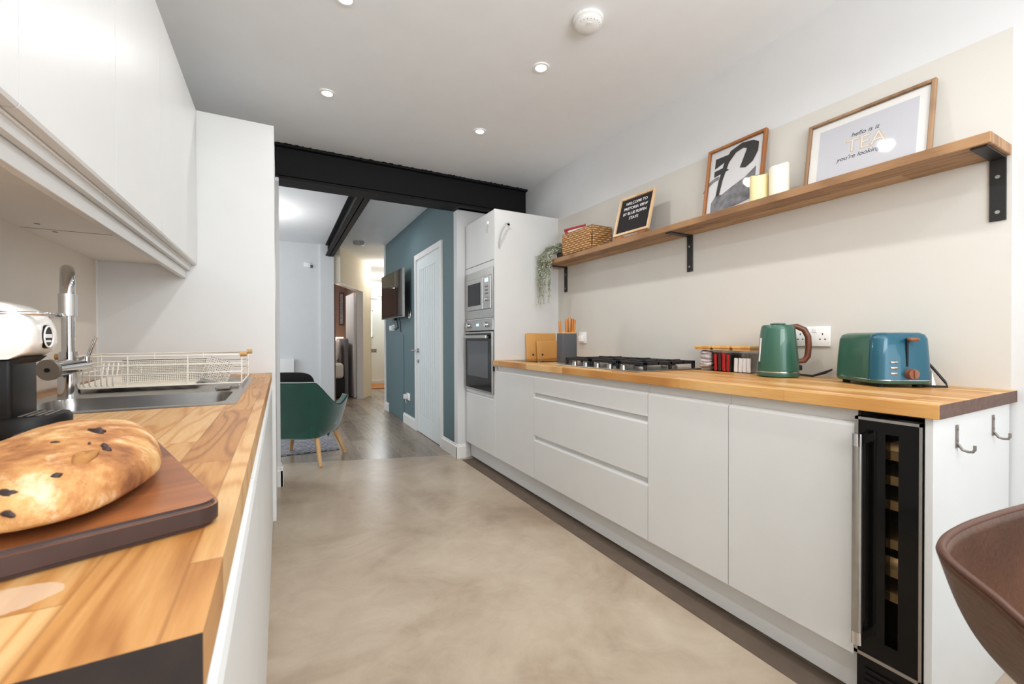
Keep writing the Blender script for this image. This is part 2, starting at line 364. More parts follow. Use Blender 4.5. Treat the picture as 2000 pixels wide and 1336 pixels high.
    def xf(s, m): bmesh.ops.transform(s.b, matrix=m, verts=s.b.verts); return s
WL = {}
def obj(name, mb, m, parent=None, smooth=None, local=False, mods=()):
    b = mb.b
    bmesh.ops.recalc_face_normals(b, faces=b.faces)
    if parent is not None and not local and parent.name in WL: bmesh.ops.translate(b, verts=b.verts, vec=-WL[parent.name])
    me = bpy.data.meshes.new(name); b.to_mesh(me); b.free()
    for q in (m if isinstance(m, (list, tuple)) else [m]): me.materials.append(M[q] if isinstance(q, str) else q)
    if smooth:
        me.polygons.foreach_set('use_smooth', [True]*len(me.polygons)); me.set_sharp_from_angle(angle=math.radians(smooth))
    o = bpy.data.objects.new(name, me); COL.objects.link(o)
    if parent is not None: o.parent = parent; WL[o.name] = WL.get(parent.name, Vector((0, 0, 0)))
    for (ty, kw) in mods:
        md = o.modifiers.new(ty.lower(), ty)
        for a_, v_ in kw.items(): setattr(md, a_, v_)
    return o
def tag(o, label, cat, group=None, kind=None):
    o['label'] = label; o['category'] = cat
    if group: o['group'] = group
    if kind: o['kind'] = kind
    return o
def thing(name, label, cat, loc=(0, 0, 0), group=None, rotz=0):
    o = bpy.data.objects.new(name, None); COL.objects.link(o); o.location = loc; o.rotation_euler = (0, 0, rotz)
    o.empty_display_size = .05; WL[o.name] = Vector(loc); return tag(o, label, cat, group)
def struct(name, mb, m, label=None, parent=None, smooth=None):
    o = obj(name, mb, m, parent, smooth)
    if parent is None: o['kind'] = 'structure'
    if label: o['label'] = label
    if parent is None: o['category'] = name.split('_')[0]
    return o
def copy_tree(o, parent=None):
    q = o.copy(); COL.objects.link(q)
    if parent: q.parent = parent
    for ch in list(o.children): copy_tree(ch, q)
    return q
def text_mb(txt, size, ext=.0006, shear=0, offset=0, sx=1, align='CENTER'):
    cu = bpy.data.curves.new('t', 'FONT'); cu.body = txt; cu.size = size; cu.extrude = ext; cu.shear = shear; cu.offset = offset; cu.align_x = align
    o = bpy.data.objects.new('t', cu); COL.objects.link(o); bpy.context.view_layer.update()
    me = bpy.data.meshes.new_from_object(o); mb = MB(); mb.b.from_mesh(me)
    bpy.data.objects.remove(o); bpy.data.meshes.remove(me); bpy.data.curves.remove(cu)
    mb.xf(Matrix.Diagonal((sx, 1, 1, 1))); return mb

# ================================================================== the setting
CE = 2.5
# floors
b = MB(); b.prism([(-.75, -2.7), (2.6, -2.7), (2.6, 3.64), (1.47, 3.72), (0.0, 4.2), (-2.2, 4.95), (-2.2, 3.66), (-.75, 3.66)], 'z', -.1, 0)
struct('floor', b, 'concrete', 'polished tan concrete kitchen floor')
b = MB(); b.prism([(-2.2, 4.95), (0.0, 4.2), (1.47, 3.72), (2.9, 3.66), (2.9, 11), (-2.2, 11)], 'z', -.1, 0)
o = struct('floor_lounge', b, 'vinyl', 'grey brown plank floor of lounge and hall'); 
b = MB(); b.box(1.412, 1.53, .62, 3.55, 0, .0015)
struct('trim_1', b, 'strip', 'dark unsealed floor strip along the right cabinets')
# ceiling
b = MB(); b.box(-.8, 2.3, -2.7, 3.6, CE, CE+.1); struct('ceiling', b, 'ceil', 'white kitchen ceiling')
b = MB(); b.box(-2.3, 2.9, 3.6, 11, CE, CE+.1); struct('ceiling_lounge', b, 'ceil', 'white ceiling of lounge and hall')
# kitchen walls
b = MB(); b.box(2.08, 2.2, -2.7, 3.75, 0, CE); struct('wall_right', b, 'wall', 'white right kitchen wall')
b = MB(); b.box(2.074, 2.08, .444, 3.0, .91, 2.078); struct('trim_2', b, 'greige', 'warm grey painted band on the right wall')
b = MB(); b.box(-.85, -.7005, -2.7, 3.55, 0, CE); struct('wall_left', b, 'greigeL', 'warm grey left kitchen wall')
# back wall behind the viewer with a garden door opening
b = MB(); b.box(-.8, -.45, -2.7, -2.6, 0, CE); b.box(1.85, 2.1, -2.7, -2.6, 0, CE); b.box(-.45, 1.85, -2.7, -2.6, 2.3, CE)
b.box(-.45, 1.85, -2.7, -2.6, 0, .12)
struct('wall_back', b, 'wall')
b = MB()
for x in (-.45, .32, 1.03, 1.78): b.box(x, x+.07, -2.68, -2.62, .12, 2.3)
b.box(-.45, 1.85, -2.68, -2.62, .12, .19); b.box(-.45, 1.85, -2.68, -2.62, 2.23, 2.3)
wf = struct('window_1', b, 'trim')
# left pier carrying the beam
b = MB(); b.box(-.75, -.005, 3.56, 3.68, 0, 2.235); b.box(-.75, -.03, 3.54, 3.68, 2.235, CE); b.box(-2.3, -.75, 3.56, 3.68, 0, CE)
struct('wall_pier', b, 'wall', 'white wall end between kitchen and lounge')
b = MB()
pf = [(3.56, 0), (3.545, 0), (3.545, .115), (3.553, .125), (3.553, .14), (3.56, .145)]
b.prism(pf, 'x', -.12, .008)
b.prism([(-.005, 0), (.012, 0), (.012, .115), (.003, .125), (.003, .14), (-.005, .145)], 'y', 3.545, 3.69)
struct('baseboard_left', b, 'trim')
# right stub wall + blue lounge wall
b = MB(); b.box(1.40, 2.1, 3.62, 3.70, 0, CE); struct('wall_stub', b, 'wall', 'white wall end beside the oven housing')
DY0, DY1, DZ = 4.09, 4.93, 1.995     # cupboard door leaf opening
b = MB(); b.box(1.41, 1.52, 3.70, DY0-.0, 0, CE); b.box(1.41, 1.52, DY1, 6.62, 0, CE); b.box(1.41, 1.52, DY0, DY1, DZ, CE)
b.box(1.50, 1.53, DY0, DY1, 0, DZ)
b.box(1.402, 1.42, 3.622, 3.70, 0, CE)
struct('wall_blue', b, 'blue', 'teal blue feature wall of the lounge')
b = MB()
def skirt_x(b, x, y0, y1, h=.125):   # runs along y, faces -x
    b.prism([(x, 0), (x-.016, 0), (x-.016, h-.022), (x-.007, h-.012), (x-.007, h-.003), (x, h)], 'y', y0, y1)
def skirt_y(b, y, x0, x1, h=.125):   # runs along x, faces -y
    b.prism([(y, 0), (y-.016, 0), (y-.016, h-.022), (y-.007, h-.012), (y-.007, h-.003), (y, h)], 'x', x0, x1)
skirt_x(b, 1.402, 3.606, 4.02); skirt_y(b, 3.62, 1.386, 1.476)
struct('baseboard_right', b, 'trim')
b = MB(); skirt_x(b, 1.41, 4.99, 5.55); struct('baseboard_middle', b, 'trim')
b = MB(); skirt_x(b, 1.41, 6.42, 6.62); struct('baseboard_far', b, 'trim')
b = MB(); b.box(1.39, 1.53, 6.62, 6.66, 0, CE); struct('trim_3', b, 'trim', 'white end trim of the blue wall')
# access panel on blue wall
b = MB(); b.rbox(1.402, 1.411, 5.55, 6.40, .01, 1.13, .002); struct('trim_4', b, 'blue', 'flush teal blue access panel low on the wall')
# far lounge wall, pier
b = MB(); b.box(-2.3, .56, 7.02, 7.12, 0, CE); struct('wall_far', b, 'wall')
b = MB(); b.box(.53, .715, 6.98, 7.12, 0, 2.325); b.box(.53, .63, 6.98, 7.12, 2.325, CE); struct('wall_far_pier', b, 'wall', 'white pier under the far end of the steel beam')
b = MB(); b.box(-2.3, -2.2, 3.6, 7.1, 0, .9); b.box(-2.3, -2.2, 3.6, 7.1, 2.2, CE); b.box(-2.3, -2.2, 3.6, 4.6, .9, 2.2); b.box(-2.3, -2.2, 6.2, 7.1, .9, 2.2)
struct('wall_lounge', b, 'wall')
b = MB()
for i in range(16): b.box(-2.26, -2.2, 4.65, 6.15, .94+i*.08, .95+i*.08)
b.box(-2.28, -2.2, 4.6, 4.65, .9, 2.2); b.box(-2.28, -2.2, 6.15, 6.2, .9, 2.2); b.box(-2.28, -2.2, 5.38, 5.43, .9, 2.2)
struct('window_2', b, 'trim')
# angled bedroom wall with doorway:  A -> B
A = Vector((.71, 7.06)); B = Vector((1.416, 8.53)); D = (B-A).normalized(); Nn = Vector((D.y, -D.x))  # outward normal away from view is +Nn
def awall(b, s0, s1, z0, z1, n0=0, n1=.11):
    pts = [A+D*s0+Nn*n0, A+D*s1+Nn*n0, A+D*s1+Nn*n1, A+D*s0+Nn*n1]
    b.prism([(p.x, p.y) for p in pts], 'z', z0, z1)
LW = (B-A).length
b = MB(); awall(b, 0, 1.18, 1.945, CE); awall(b, 1.18, LW, 0, CE)
b.box(1.416, 1.53, 8.50, 10.6, 0, CE)
struct('wall_bedroom', b, 'cream')
d2 = bpy.data.objects.new('door_2', None); COL.objects.link(d2); WL['door_2'] = Vector((0, 0, 0)); d2['kind'] = 'structure'; d2['category'] = 'door'; d2['label'] = 'open white bedroom door in its frame'
b = MB(); awall(b, 1.18, 1.25, 0, 2.01, -.015, .0); awall(b, 0, 1.25, 1.945, 2.01, -.0151, .0)
awall(b, 1.165, 1.181, 0, 1.945, 0, .11); awall(b, .02, 1.18, 1.93, 1.946, 0, .11); obj('architrave', b, 'trim', d2)
b = MB(); b.prism([(1.212, 8.20), (1.170, 8.94), (1.130, 8.938), (1.172, 8.198)], 'z', .01, 1.92); obj('door_leaf', b, 'wall', d2)
b = MB(); b.box(1.127, 1.133, 8.86, 8.90, .93, 1.01); obj('latch', b, 'darkchrome', d2)
b = MB(); awall(b, 1.25, LW+.012, 0, .14, -.016, 0); awall(b, LW, LW+.012, 0, .14, 0, .1); struct('baseboard_hall', b, 'trim')
# hall enclosure
b = MB(); b.box(1.3, 2.9, 10.6, 10.7, 0, CE); struct('wall_hall_end', b, 'cream')
b = MB(); b.box(2.75, 2.85, 6.6, 10.7, 0, CE); struct('wall_hall_side', b, 'cream')
b = MB(); b.box(1.53, 2.8, 6.62, 6.7, 0, CE); struct('wall_hall_near', b, 'cream')
# bedroom enclosure
b = MB(); b.box(-.8, 1.42, 10.35, 10.45, 0, CE); b.box(-.8, -.7, 7.1, 10.4, 0, CE)
b.box(-.8, .75, 7.13, 7.2, 0, CE)
struct('wall_bedroom_end', b, 'brownwall', 'dusky pink brown bedroom wall')
b = MB(); b.box(1.30, 1.415, 8.56, 10.35, 0, CE); struct('wall_bedroom_side', b, 'brownwall')
# steel beams (I sections)
def ibeam_x(b, x0, x1, y0, y1, z0, z1, t=.018):
    ym = (y0+y1)/2
    b.box(x0, x1, y0, y1, z0, z0+t); b.box(x0, x1, y0, y1, z1-t, z1); b.box(x0, x1, ym-.006, ym+.006, z0, z1)
b = MB(); b.box(-.03, 2.08, 3.553, 3.60, 2.275, 2.495)      # dark web face
b.box(-.005, 1.40, 3.50, 3.68, 2.238, 2.256); b.box(1.40, 2.08, 3.50, 3.60, 2.238, 2.256); b.box(-.03, 2.08, 3.515, 3.66, 2.482, 2.4995)
b.box(1.40, 2.08, 3.553, 3.60, 2.238, 2.28); b.box(-.005, 1.40, 3.553, 3.60, 2.24, 2.28)
# ragged paint edge against the ceiling
for i in range(70):
    x = random.uniform(-.02, 2.05); q = random.uniform(.003, .014)
    b.prism([(x, 3.512), (x+q*2, 3.514), (x+q*1.3, 3.512-q)], 'z', 2.494, 2.4995)
struct('ceiling_beam', b, 'black_steel', 'black painted steel beam across the kitchen opening')
b = MB(); x0, x1 = .60, .715
b.box(x0, x1, 3.685, 6.985, 2.33, 2.342); b.box(x0, x1, 3.685, 6.985, 2.488, 2.4995); b.box(.652, .662, 3.685, 6.985, 2.33, 2.4995)
struct('ceiling_beam_lounge', b, 'black_steel', 'black steel beam running into the lounge')

# cupboard door in blue wall
dr = bpy.data.objects.new('door_1', None); COL.objects.link(dr); WL['door_1'] = Vector((0, 0, 0)); dr['kind'] = 'structure'; dr['category'] = 'door'; dr['label'] = 'white grooved internal door in the teal wall'
b = MB(); b.box(1.392, 1.41, DY0-.06, DY0, 0, DZ+.06); b.box(1.392, 1.41, DY1, DY1+.06, 0, DZ+.06); b.box(1.392, 1.41, DY0, DY1, DZ, DZ+.06)
b.box(1.41, 1.50, DY0, DY0+.012, 0, DZ); b.box(1.41, 1.50, DY1-.012, DY1, 0, DZ); b.box(1.41, 1.50, DY0, DY1, DZ-.012, DZ)
obj('architrave', b, 'trim', dr)
b = MB(); y0, y1 = DY0+.014, DY1-.014; xf = 1.405
b.box(xf+.008, xf+.04, y0, y1, .006, DZ-.016)
b.box(xf, xf+.008, y0, y0+.11, .006, DZ-.016); b.box(xf, xf+.008, y1-.11, y1, .006, DZ-.016)
b.box(xf, xf+.008, y0+.11, y1-.11, .006, .21); b.box(xf, xf+.008, y0+.11, y1-.11, DZ-.13, DZ-.016)
n = 8; W = (y1-y0-.22)/n
for i in range(n): b.rbox(xf+.001, xf+.0105, y0+.11+i*W+.007, y0+.11+(i+1)*W-.007, .21, DZ-.13, .004, 2)
obj('door_leaf', b, 'door', dr)
b = MB(); yk = DY1-.075
b.cyl((xf, yk, .945), (xf-.012, yk, .945), .026); b.tube([(xf-.01, yk, .945), (xf-.05, yk, .945), (xf-.056, yk+.012, .945), (xf-.056, yk+.12, .943)], .009)
obj('door_handle', b, 'chrome', dr, 40)
b = MB(); b.cyl((xf, yk, .82), (xf-.008, yk, .82), .024); b.cyl((xf-.008, yk, .82), (xf-.02, yk, .82), .009); obj('thumb_turn', b, 'chrome', dr, 40)
for z in (.24, 1.0, 1.75):
    b = MB(); b.cyl((1.399, DY0+.006, z-.045), (1.399, DY0+.006, z+.045), .006, seg=10); obj('hinge', b, 'steel', dr, 40)

# front door at the end of the hall
fd = bpy.data.objects.new('door_3', None); COL.objects.link(fd); WL['door_3'] = Vector((0, 0, 0)); fd['kind'] = 'structure'; fd['category'] = 'door'; fd['label'] = 'white front door with frosted pane and letterbox'
b = MB(); b.rbox(1.58, 2.5, 10.56, 10.6, .08, 2.05, .004); obj('door_leaf', b, 'door', fd)
b = MB(); b.box(1.52, 1.58, 10.53, 10.6, 0, 2.48); b.box(2.5, 2.56, 10.53, 10.6, 0, 2.48); b.box(1.52, 2.56, 10.53, 10.6, 2.05, 2.11); b.box(1.52, 2.56, 10.53, 10.6, 2.44, 2.5); b.box(1.52, 2.56, 10.53, 10.6, 0, .08); obj('door_frame', b, 'trim', fd)
b = MB(); b.box(1.58, 2.5, 10.57, 10.59, 2.11, 2.44); obj('transom_pane', b, 'day', fd)
b = MB(); b.box(1.66, 1.92, 10.545, 10.562, 1.13, 1.74); obj('frosted_pane', b, 'day', fd)
b = MB()
for (a0, a1, z0, z1) in ((1.64, 1.66, 1.11, 1.76), (1.92, 1.94, 1.11, 1.76), (1.64, 1.94, 1.11, 1.13), (1.64, 1.94, 1.74, 1.76)): b.box(a0, a1, 10.54, 10.562, z0, z1)
obj('pane_bead', b, 'trim', fd)
b = MB(); b.rbox(1.74, 2.02, 10.548, 10.562, .76, .84, .003); b.box(1.755, 2.005, 10.544, 10.55, .775, .825); obj('letterbox', b, 'darkchrome', fd)
b = MB(); b.rbox(1.55, 2.5, 9.5, 10.5, 0, .015, .004); tag(obj('doormat', b, 'mat'), 'orange brown doormat in front of the far white front door', 'doormat')

# ================================================================== right kitchen run
XF = 1.476; XW = 2.073; TOPZ = .872; DZT = .832
def jdoor(b, y0, y1, z0, z1, xf=XF, sgn=1, t=.02):
    """slab front with a chamfered finger-pull top edge; sgn=+1 faces -x"""
    s_ = sgn
    b.prism([(xf, z0+.001), (xf, z1-.012), (xf+s_*.003, z1-.004), (xf+s_*.012, z1), (xf+s_*t, z1), (xf+s_*t, z0+.001)], 'y', y0+.0015, y1-.0015)
def base_unit(label, y0, y1, fronts, drawers=False):
    t = thing('base_cabinet', label, 'cabinet', (1.75, (y0+y1)/2, 0))
    b = MB(); g = .0006
    b.box(XF+.022, XW, y0+g, y0+.018, .15, TOPZ-.001); b.box(XF+.022, XW, y1-.018, y1-g, .15, TOPZ-.001)
    b.box(XF+.022, XW, y0+.018, y1-.018, .15, .168); b.box(XW-.01, XW, y0+.018, y1-.018, .168, TOPZ-.001)
    b.box(XF+.022, XF+.10, y0+.018, y1-.018, TOPZ-.019, TOPZ-.001)
    obj('carcass', b, 'cab_in', t)
    b = MB(); b.box(XF+.018, XF+.03, y0+g, y1-g, DZT-.02, TOPZ-.001)
    if drawers:
        for z in (.412, .697): b.box(XF+.018, XF+.03, y0+g, y1-g, z-.01, z+.035)
    obj('finger_rail', b, 'cab', t)
    for (z0, z1) in fronts:
        b = MB(); jdoor(b, y0, y1, z0, z1); obj('drawer' if drawers else 'door', b, 'cab', t)
    return t
base_unit('single white door cabinet right next to the oven housing', 2.42, 2.999, [(.15, DZT)])
base_unit('white cabinet with three stacked drawers under the hob', 1.42, 2.42, [(.15, .412), (.437, .697), (.721, DZT)], True)
base_unit('white door cabinet between the drawers and the last door', 1.02, 1.42, [(.15, DZT)])
base_unit('white door cabinet touching the wine cooler handle side', .618, 1.02, [(.15, DZT)])
b = MB(); b.rbox(1.52, 1.536, .618, 3.598, .017, .149, .001, 1); tag(obj('plinth', b, 'cab'), 'long white plinth under the right hand cabinets', 'plinth')
b = MB(); b.rbox(XF-.003, XW, .446, .464, 0, .8715, .0015, 1); tag(obj('end_panel', b, 'cab'), 'white end panel with two hooks beside the wine cooler', 'panel')
# worktop right
def worktop(label, x0, x1, y0, y1, z0, z1, m, me, cut=None):
    t = MB(); 
    if cut is None: t.rbox(x0, x1, y0, y1, z0, z1, .002, 2)
    else:
        cx0, cx1, cy0, cy1 = cut
        t.box(x0, cx0, y0, y1, z0, z1); t.box(cx1, x1, y0, y1, z0, z1); t.box(cx0, cx1, y0, cy0, z0, z1); t.box(cx0, cx1, cy1, y1, z0, z1)
        bmesh.ops.remove_doubles(t.b, verts=t.b.verts, dist=1e-5)
    bmesh.ops.recalc_face_normals(t.b, faces=t.b.faces)
    for f in t.b.faces:
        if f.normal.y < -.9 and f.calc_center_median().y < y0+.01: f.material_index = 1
    return tag(obj('worktop', t, [m, me]), label, 'worktop')
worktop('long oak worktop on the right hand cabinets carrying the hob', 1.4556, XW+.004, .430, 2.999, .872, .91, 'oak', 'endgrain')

# oven housing
t = thing('oven_housing', 'tall white cabinet holding the microwave and oven', 'cabinet', (1.78, 3.3, 0))
b = MB(); b.rbox(XF-.002, XW+.006, 3.0, 3.018, .15, 2.095, .001, 1); b.box(XF+.022, XW+.006, 3.582, 3.6, .15, 2.095)
b.box(XF+.022, XW, 3.018, 3.582, .15, .168); b.box(XF+.022, XW, 3.018, 3.582, 2.077, 2.0955); b.box(XW-.01, XW, 3.018, 3.582, .168, 2.08)
b.box(XF+.022, XW-.01, 3.018, 3.582, .622, .638); b.box(XF+.002, XW-.01, 3.018, 3.582, 1.238, 1.250); b.box(XF+.002, XW-.01, 3.018, 3.582, 1.648, 1.664)
b.box(XF+.0, XF+.02, 3.018, 3.6, 1.652, 1.70); b.box(XF+.004, XF+.022, 3.018, 3.6, .608, .637)
obj('carcass', b, 'cab', t)
b = MB(); jdoor(b, 3.018, 3.6, .15, .605); obj('door', b, 'cab', t)
b = MB(); b.rbox(XF, XF+.02, 3.0195, 3.6, 1.705, 2.094, .002, 1); obj('door', b, 'cab', t)
def hook_arc(b, base, out, drop, n=10, r=.004):
    b0 = Vector(base); o_ = Vector(out)
    pts = [b0+o_*math.sin(k/n*1.57)+Vector((0, 0, -drop*(1-math.cos(k/n*1.57)))) for k in range(n+1)]
    b.tube(pts, r, 8)
# child lock catches
t = thing('cabinet_lock', 'white magnetic lock bump on the door above the microwave', 'lock', (XF, 3.125, 1.96))
b = MB(); b.cyl((XF, 3.125, 2.01), (XF-.012, 3.125, 2.01), .016, .012); obj('button', b, 'white', t, 40)
b = MB(); b.tube([(XF-.003, 3.125, 2.0), (XF-.012, 3.127, 1.985), (XF-.008, 3.13, 1.96), (XF-.004, 3.135, 1.935)], .0045, 8, taper=[1, 1, .8, .4]); obj('strap', b, 'strapgrey', t, 40)
t = thing('strap_lock', 'curved white strap lock on the tall cabinet side', 'lock', (1.56, 3.0, 1.98))
b = MB(); b.cyl((1.59, 2.999, 1.985), (1.59, 2.99, 1.985), .018, .014); b.prism([(1.57, 1.995), (1.615, 1.95), (1.605, 1.99)], 'y', 2.99, 2.999); obj('button', b, 'white', t, 40)
b = MB(); b.tube([(1.595, 2.985, 1.995), (1.565, 2.978, 1.985), (1.53, 2.975, 1.93), (1.513, 2.982, 1.87), (1.509, 2.99, 1.82), (1.513, 2.997, 1.79)], .0055, 8); obj('strap', b, 'strapgrey', t, 40)
# microwave
t = thing('built_in_microwave', 'stainless built in microwave above the oven', 'microwave', (1.6, 3.3, 1.25))
x = XF-.006
b = MB(); b.rbox(XF+.022, 1.9, 3.04, 3.56, 1.26, 1.64, .003); obj('body', b, 'blackplastic', t)
b = MB()
for (a0, a1, z0, z1) in ((3.02, 3.598, 1.252, 1.32), (3.02, 3.598, 1.59, 1.646), (3.555, 3.598, 1.32, 1.59), (3.02, 3.055, 1.32, 1.59)): b.box(x, XF+.001, a0, a1, z0, z1)
obj('fascia', b, 'steel', t)
b = MB(); b.rbox(x-.006, XF+.0, 3.215, 3.553, 1.322, 1.588, .003); obj('door', b, 'steel', t)
b = MB(); b.rbox(x-.008, x-.004, 3.25, 3.52, 1.36, 1.55, .002, 1); obj('window', b, 'blackgloss', t)
b = MB(); b.rbox(x-.005, XF, 3.058, 3.212, 1.322, 1.588, .003); obj('control_panel', b, 'steel', t)
b = MB(); b.box(x-.007, x-.004, 3.105, 3.165, 1.54, 1.57); obj('display', b, 'led', t)
for i in range(6):
    b = MB(); b.rbox(x-.009, x-.004, 3.11+(i % 2)*.03, 3.13+(i % 2)*.03, 1.44+(i//2)*.028, 1.452+(i//2)*.028, .002, 1); obj('button', b, 'darkchrome', t)
b = MB(); b.cyl((x-.004, 3.135, 1.40), (x-.022, 3.135, 1.40), .018, .015); obj('knob', b, 'chrome', t, 40)
# oven
t = thing('built_in_oven', 'stainless and black glass oven under the microwave', 'oven', (1.6, 3.3, .64))
b = MB(); b.rbox(XF+.022, 1.98, 3.03, 3.57, .65, 1.225, .003); obj('body', b, 'blackplastic', t)
b = MB(); b.rbox(x-.004, XF+.02, 3.02, 3.598, 1.146, 1.236, .003); obj('control_panel', b, 'steel', t)
b = MB(); b.rbox(x-.012, XF+.02, 3.02, 3.598, .64, 1.138, .004); obj('door', b, 'steel', t)
b = MB(); b.rbox(x-.0135, x-.009, 3.035, 3.565, .655, 1.125, .002, 1); obj('door_glass', b, 'blackgloss', t)
b = MB(); b.rbox(x-.0150, x-.012, 3.09, 3.52, .76, 1.06, .001, 1); obj('window', b, mat('oven_window_glass', c(58, 60, 66), .1, spec=.7), t)
b = MB(); b.rbox(x-.045, x-.025, 3.07, 3.53, 1.080, 1.108, .006); b.box(x-.03, x-.01, 3.09, 3.11, 1.085, 1.10); b.box(x-.03, x-.01, 3.49, 3.51, 1.085, 1.10); obj('handle', b, 'steel', t)
for y in (3.13, 3.5):
    b = MB(); b.cyl((x-.004, y, 1.193), (x-.026, y, 1.193), .022, .018); obj('knob', b, 'chrome', t, 40)
b = MB(); b.box(x-.006, x-.003, 3.29, 3.34, 1.185, 1.205); obj('display', b, 'led', t)
# black clip at worktop corner
b = MB(); b.rbox(1.462, XF-.003, 3.0, 3.012, .825, .86, .002); tag(obj('door_bumper', b, 'blackplastic'), 'small black bumper under the far end of the worktop', 'bumper')

# wine cooler
t = thing('wine_cooler', 'slim black glass wine cooler with steel bar handle', 'wine cooler', (1.75, .54, 0))
y0, y1 = .4665, .6155
b = MB(); b.box(XF+.03, XW, y0, y0+.004, .12, .866); b.box(XF+.03, XW, y1-.004, y1, .12, .866); b.box(XF+.03, XW, y0, y1, .862, .866); b.box(XF+.03, XW, y0, y1, .12, .125); b.box(XW-.01, XW, y0, y1, .12, .866)
b.box(XF+.04, XW, y0+.004, y1-.004, .46, .475)
obj('cabinet_body', b, 'blackplastic', t)
gx0, gx1 = XF-.004, XF+.028
b = MB()
for (a0, a1, z0, z1) in ((y0+.006, y0+.05, .175, .845), (y1-.07, y1-.008, .175, .845), (y0+.05, y1-.07, .175, .225), (y0+.05, y1-.07, .812, .845)): b.box(gx0, gx1, a0, a1, z0, z1)
obj('door', b, 'blackgloss', t)
b = MB(); b.box(gx0+.004, gx0+.008, y0+.048, y1-.068, .22, .815); obj('window_pane', b, 'smoked', t)
b = MB()
for (a0, a1, z0, z1) in ((y0, y0+.0065, .165, .853), (y1-.0085, y1, .165, .853), (y0, y1, .165, .175), (y0, y1, .845, .853)): b.box(gx0-.004, gx1, a0, a1, z0, z1)
obj('door_trim', b, 'steel', t)
pl_ = point('wine_cooler_led', (XF+.12, .54, .80), .07, (1, .95, .88), .01); point('wine_cooler_led', (XF+.12, .54, .44), .04, (1, .9, .8), .01)
for z in (.34, .41, .49, .60, .67, .74):
    b = MB(); b.rbox(XF+.045, XW-.03, y0+.008, y1-.008, z, z+.012, .001, 1); b.rbox(XF+.035, XF+.045, y0+.008, y1-.008, z-.006, z+.02, .002); obj('shelf', b, 'palepine', t)
b = MB(); b.cyl((XF-.045, y1-.022, .25), (XF-.045, y1-.022, .775), .0125, seg=24); obj('handle', b, 'steel', t, 40)
hd = t.children[-1]
for (z0, z1, z2, z3) in ((.215, .25, .222, .245), (.775, .81, .782, .805)):
    b = MB(); b.cyl((XF-.045, y1-.022, z0), (XF-.045, y1-.022, z1), .0132, seg=24); b.box(XF-.045, XF-.004, y1-.032, y1-.012, z2, z3); obj('handle_end', b, 'chrome', hd, 40)
b = MB(); b.box(XF+.01, XF+.03, y0, y1, 0, .155)
for i in range(6): b.box(XF+.005, XF+.012, y0+.02, y1-.02, .03+i*.018, .036+i*.018)
obj('vent_grille', b, 'blackplastic', t)
# hooks on end panel
def jhook(x, z, label):
    t = thing('wall_hook', label, 'hook', (x, .446, z), 'steel hooks on the white end panel')
    b = MB(); y = .4455
    b.box(x-.008, x+.008, y-.002, y, z-.03, z+.033); b.tube([(x, y-.003, z-.02), (x, y-.012, z-.034), (x, y-.022, z-.036), (x, y-.031, z-.035), (x, y-.035, z-.028), (x, y-.035, z-.017)], .0035, 8)
    obj('hook_body', b, 'darkchrome', t, 50)
    for dz in (.022, -.008):
        b = MB(); b.cyl((x, y-.002, z+dz), (x, y-.004, z+dz), .0035, seg=10); obj('screw', b, 'steel', t, 40)
jhook(1.625, .808, 'bent steel hook on the white end panel nearer the wine cooler')
jhook(1.915, .81, 'bent steel hook on the white end panel nearer the wall')

# ---- hob
HX0, HX1, HY0, HY1 = 1.555, 2.03, 1.562, 2.30
t = thing('gas_hob', 'five burner steel gas hob with black cast iron grates', 'hob', (1.79, 1.9, .91))
b = MB(); b.rbox(HX0, HX1, HY0, HY1, .9102, .916, .0025); obj('hob_plate', b, 'steel', t)
burn = [(1.70, 1.69, .035), (1.92, 1.69, .045), (1.82, 1.90, .06), (1.70, 2.15, .045), (1.92, 2.15, .035)]
for (bx, by, br) in burn:
    b = MB(); b.lathe([(br, .916), (br, .924), (br*.9, .929), (br*.6, .930)], bx, by); r_ = obj('burner', b, 'darkchrome', t, 40)
    b = MB(); b.lathe([(br*.78, .930), (br*.78, .937), (br*.6, .939)], bx, by); obj('burner_cap', b, 'iron', r_, 40)
for (g0, g1) in ((1.58, 1.775), (1.782, 2.018), (2.025, 2.27)):
    b = MB(); q = .0078; z0, z1 = .941, .957; a0, a1 = 1.625, 2.0
    for (xa, xb, ya, yb) in ((a0, a1, g0, g0+2*q), (a0, a1, g1-2*q, g1), (a0, a0+2*q, g0, g1), (a1-2*q, a1, g0, g1)): b.rbox(xa, xb, ya, yb, z0, z1, .002, 1)
    gm = (g0+g1)/2
    for xm in ((a0+a1)/2,): b.rbox(xm-q, xm+q, g0, g1, z0, z1, .002, 1)
    for xm in ((a0*3+a1)/4, (a0+a1*3)/4):
        b.rbox(xm-q*.8, xm+q*.8, g0, g0+.085, z0, z1+.004, .002, 1); b.rbox(xm-q*.8, xm+q*.8, g1-.085, g1, z0, z1+.004, .002, 1)
        b.rbox(xm-.085, xm-.03, gm-q*.8, gm+q*.8, z0, z1+.004, .002, 1); b.rbox(xm+.03, xm+.085, gm-q*.8, gm+q*.8, z0, z1+.004, .002, 1)
    for (xa, ya) in ((a0, g0), (a0, g1-2*q), (a1-2*q, g0), (a1-2*q, g1-2*q), ((a0+a1)/2-q, g0), ((a0+a1)/2-q, g1-2*q)): b.rbox(xa, xa+2*q, ya, ya+2*q, .9165, z1, .002, 1)
    obj('pan_support', b, 'iron', t)
for i in range(5):
    y = 1.70+i*.105
    b = MB(); b.cyl((1.588, y, .916), (1.588, y, .938), .017, .014); b.rbox(1.572, 1.604, y-.004, y+.004, .936, .944, .001, 1); obj('knob', b, 'steel', t, 40)

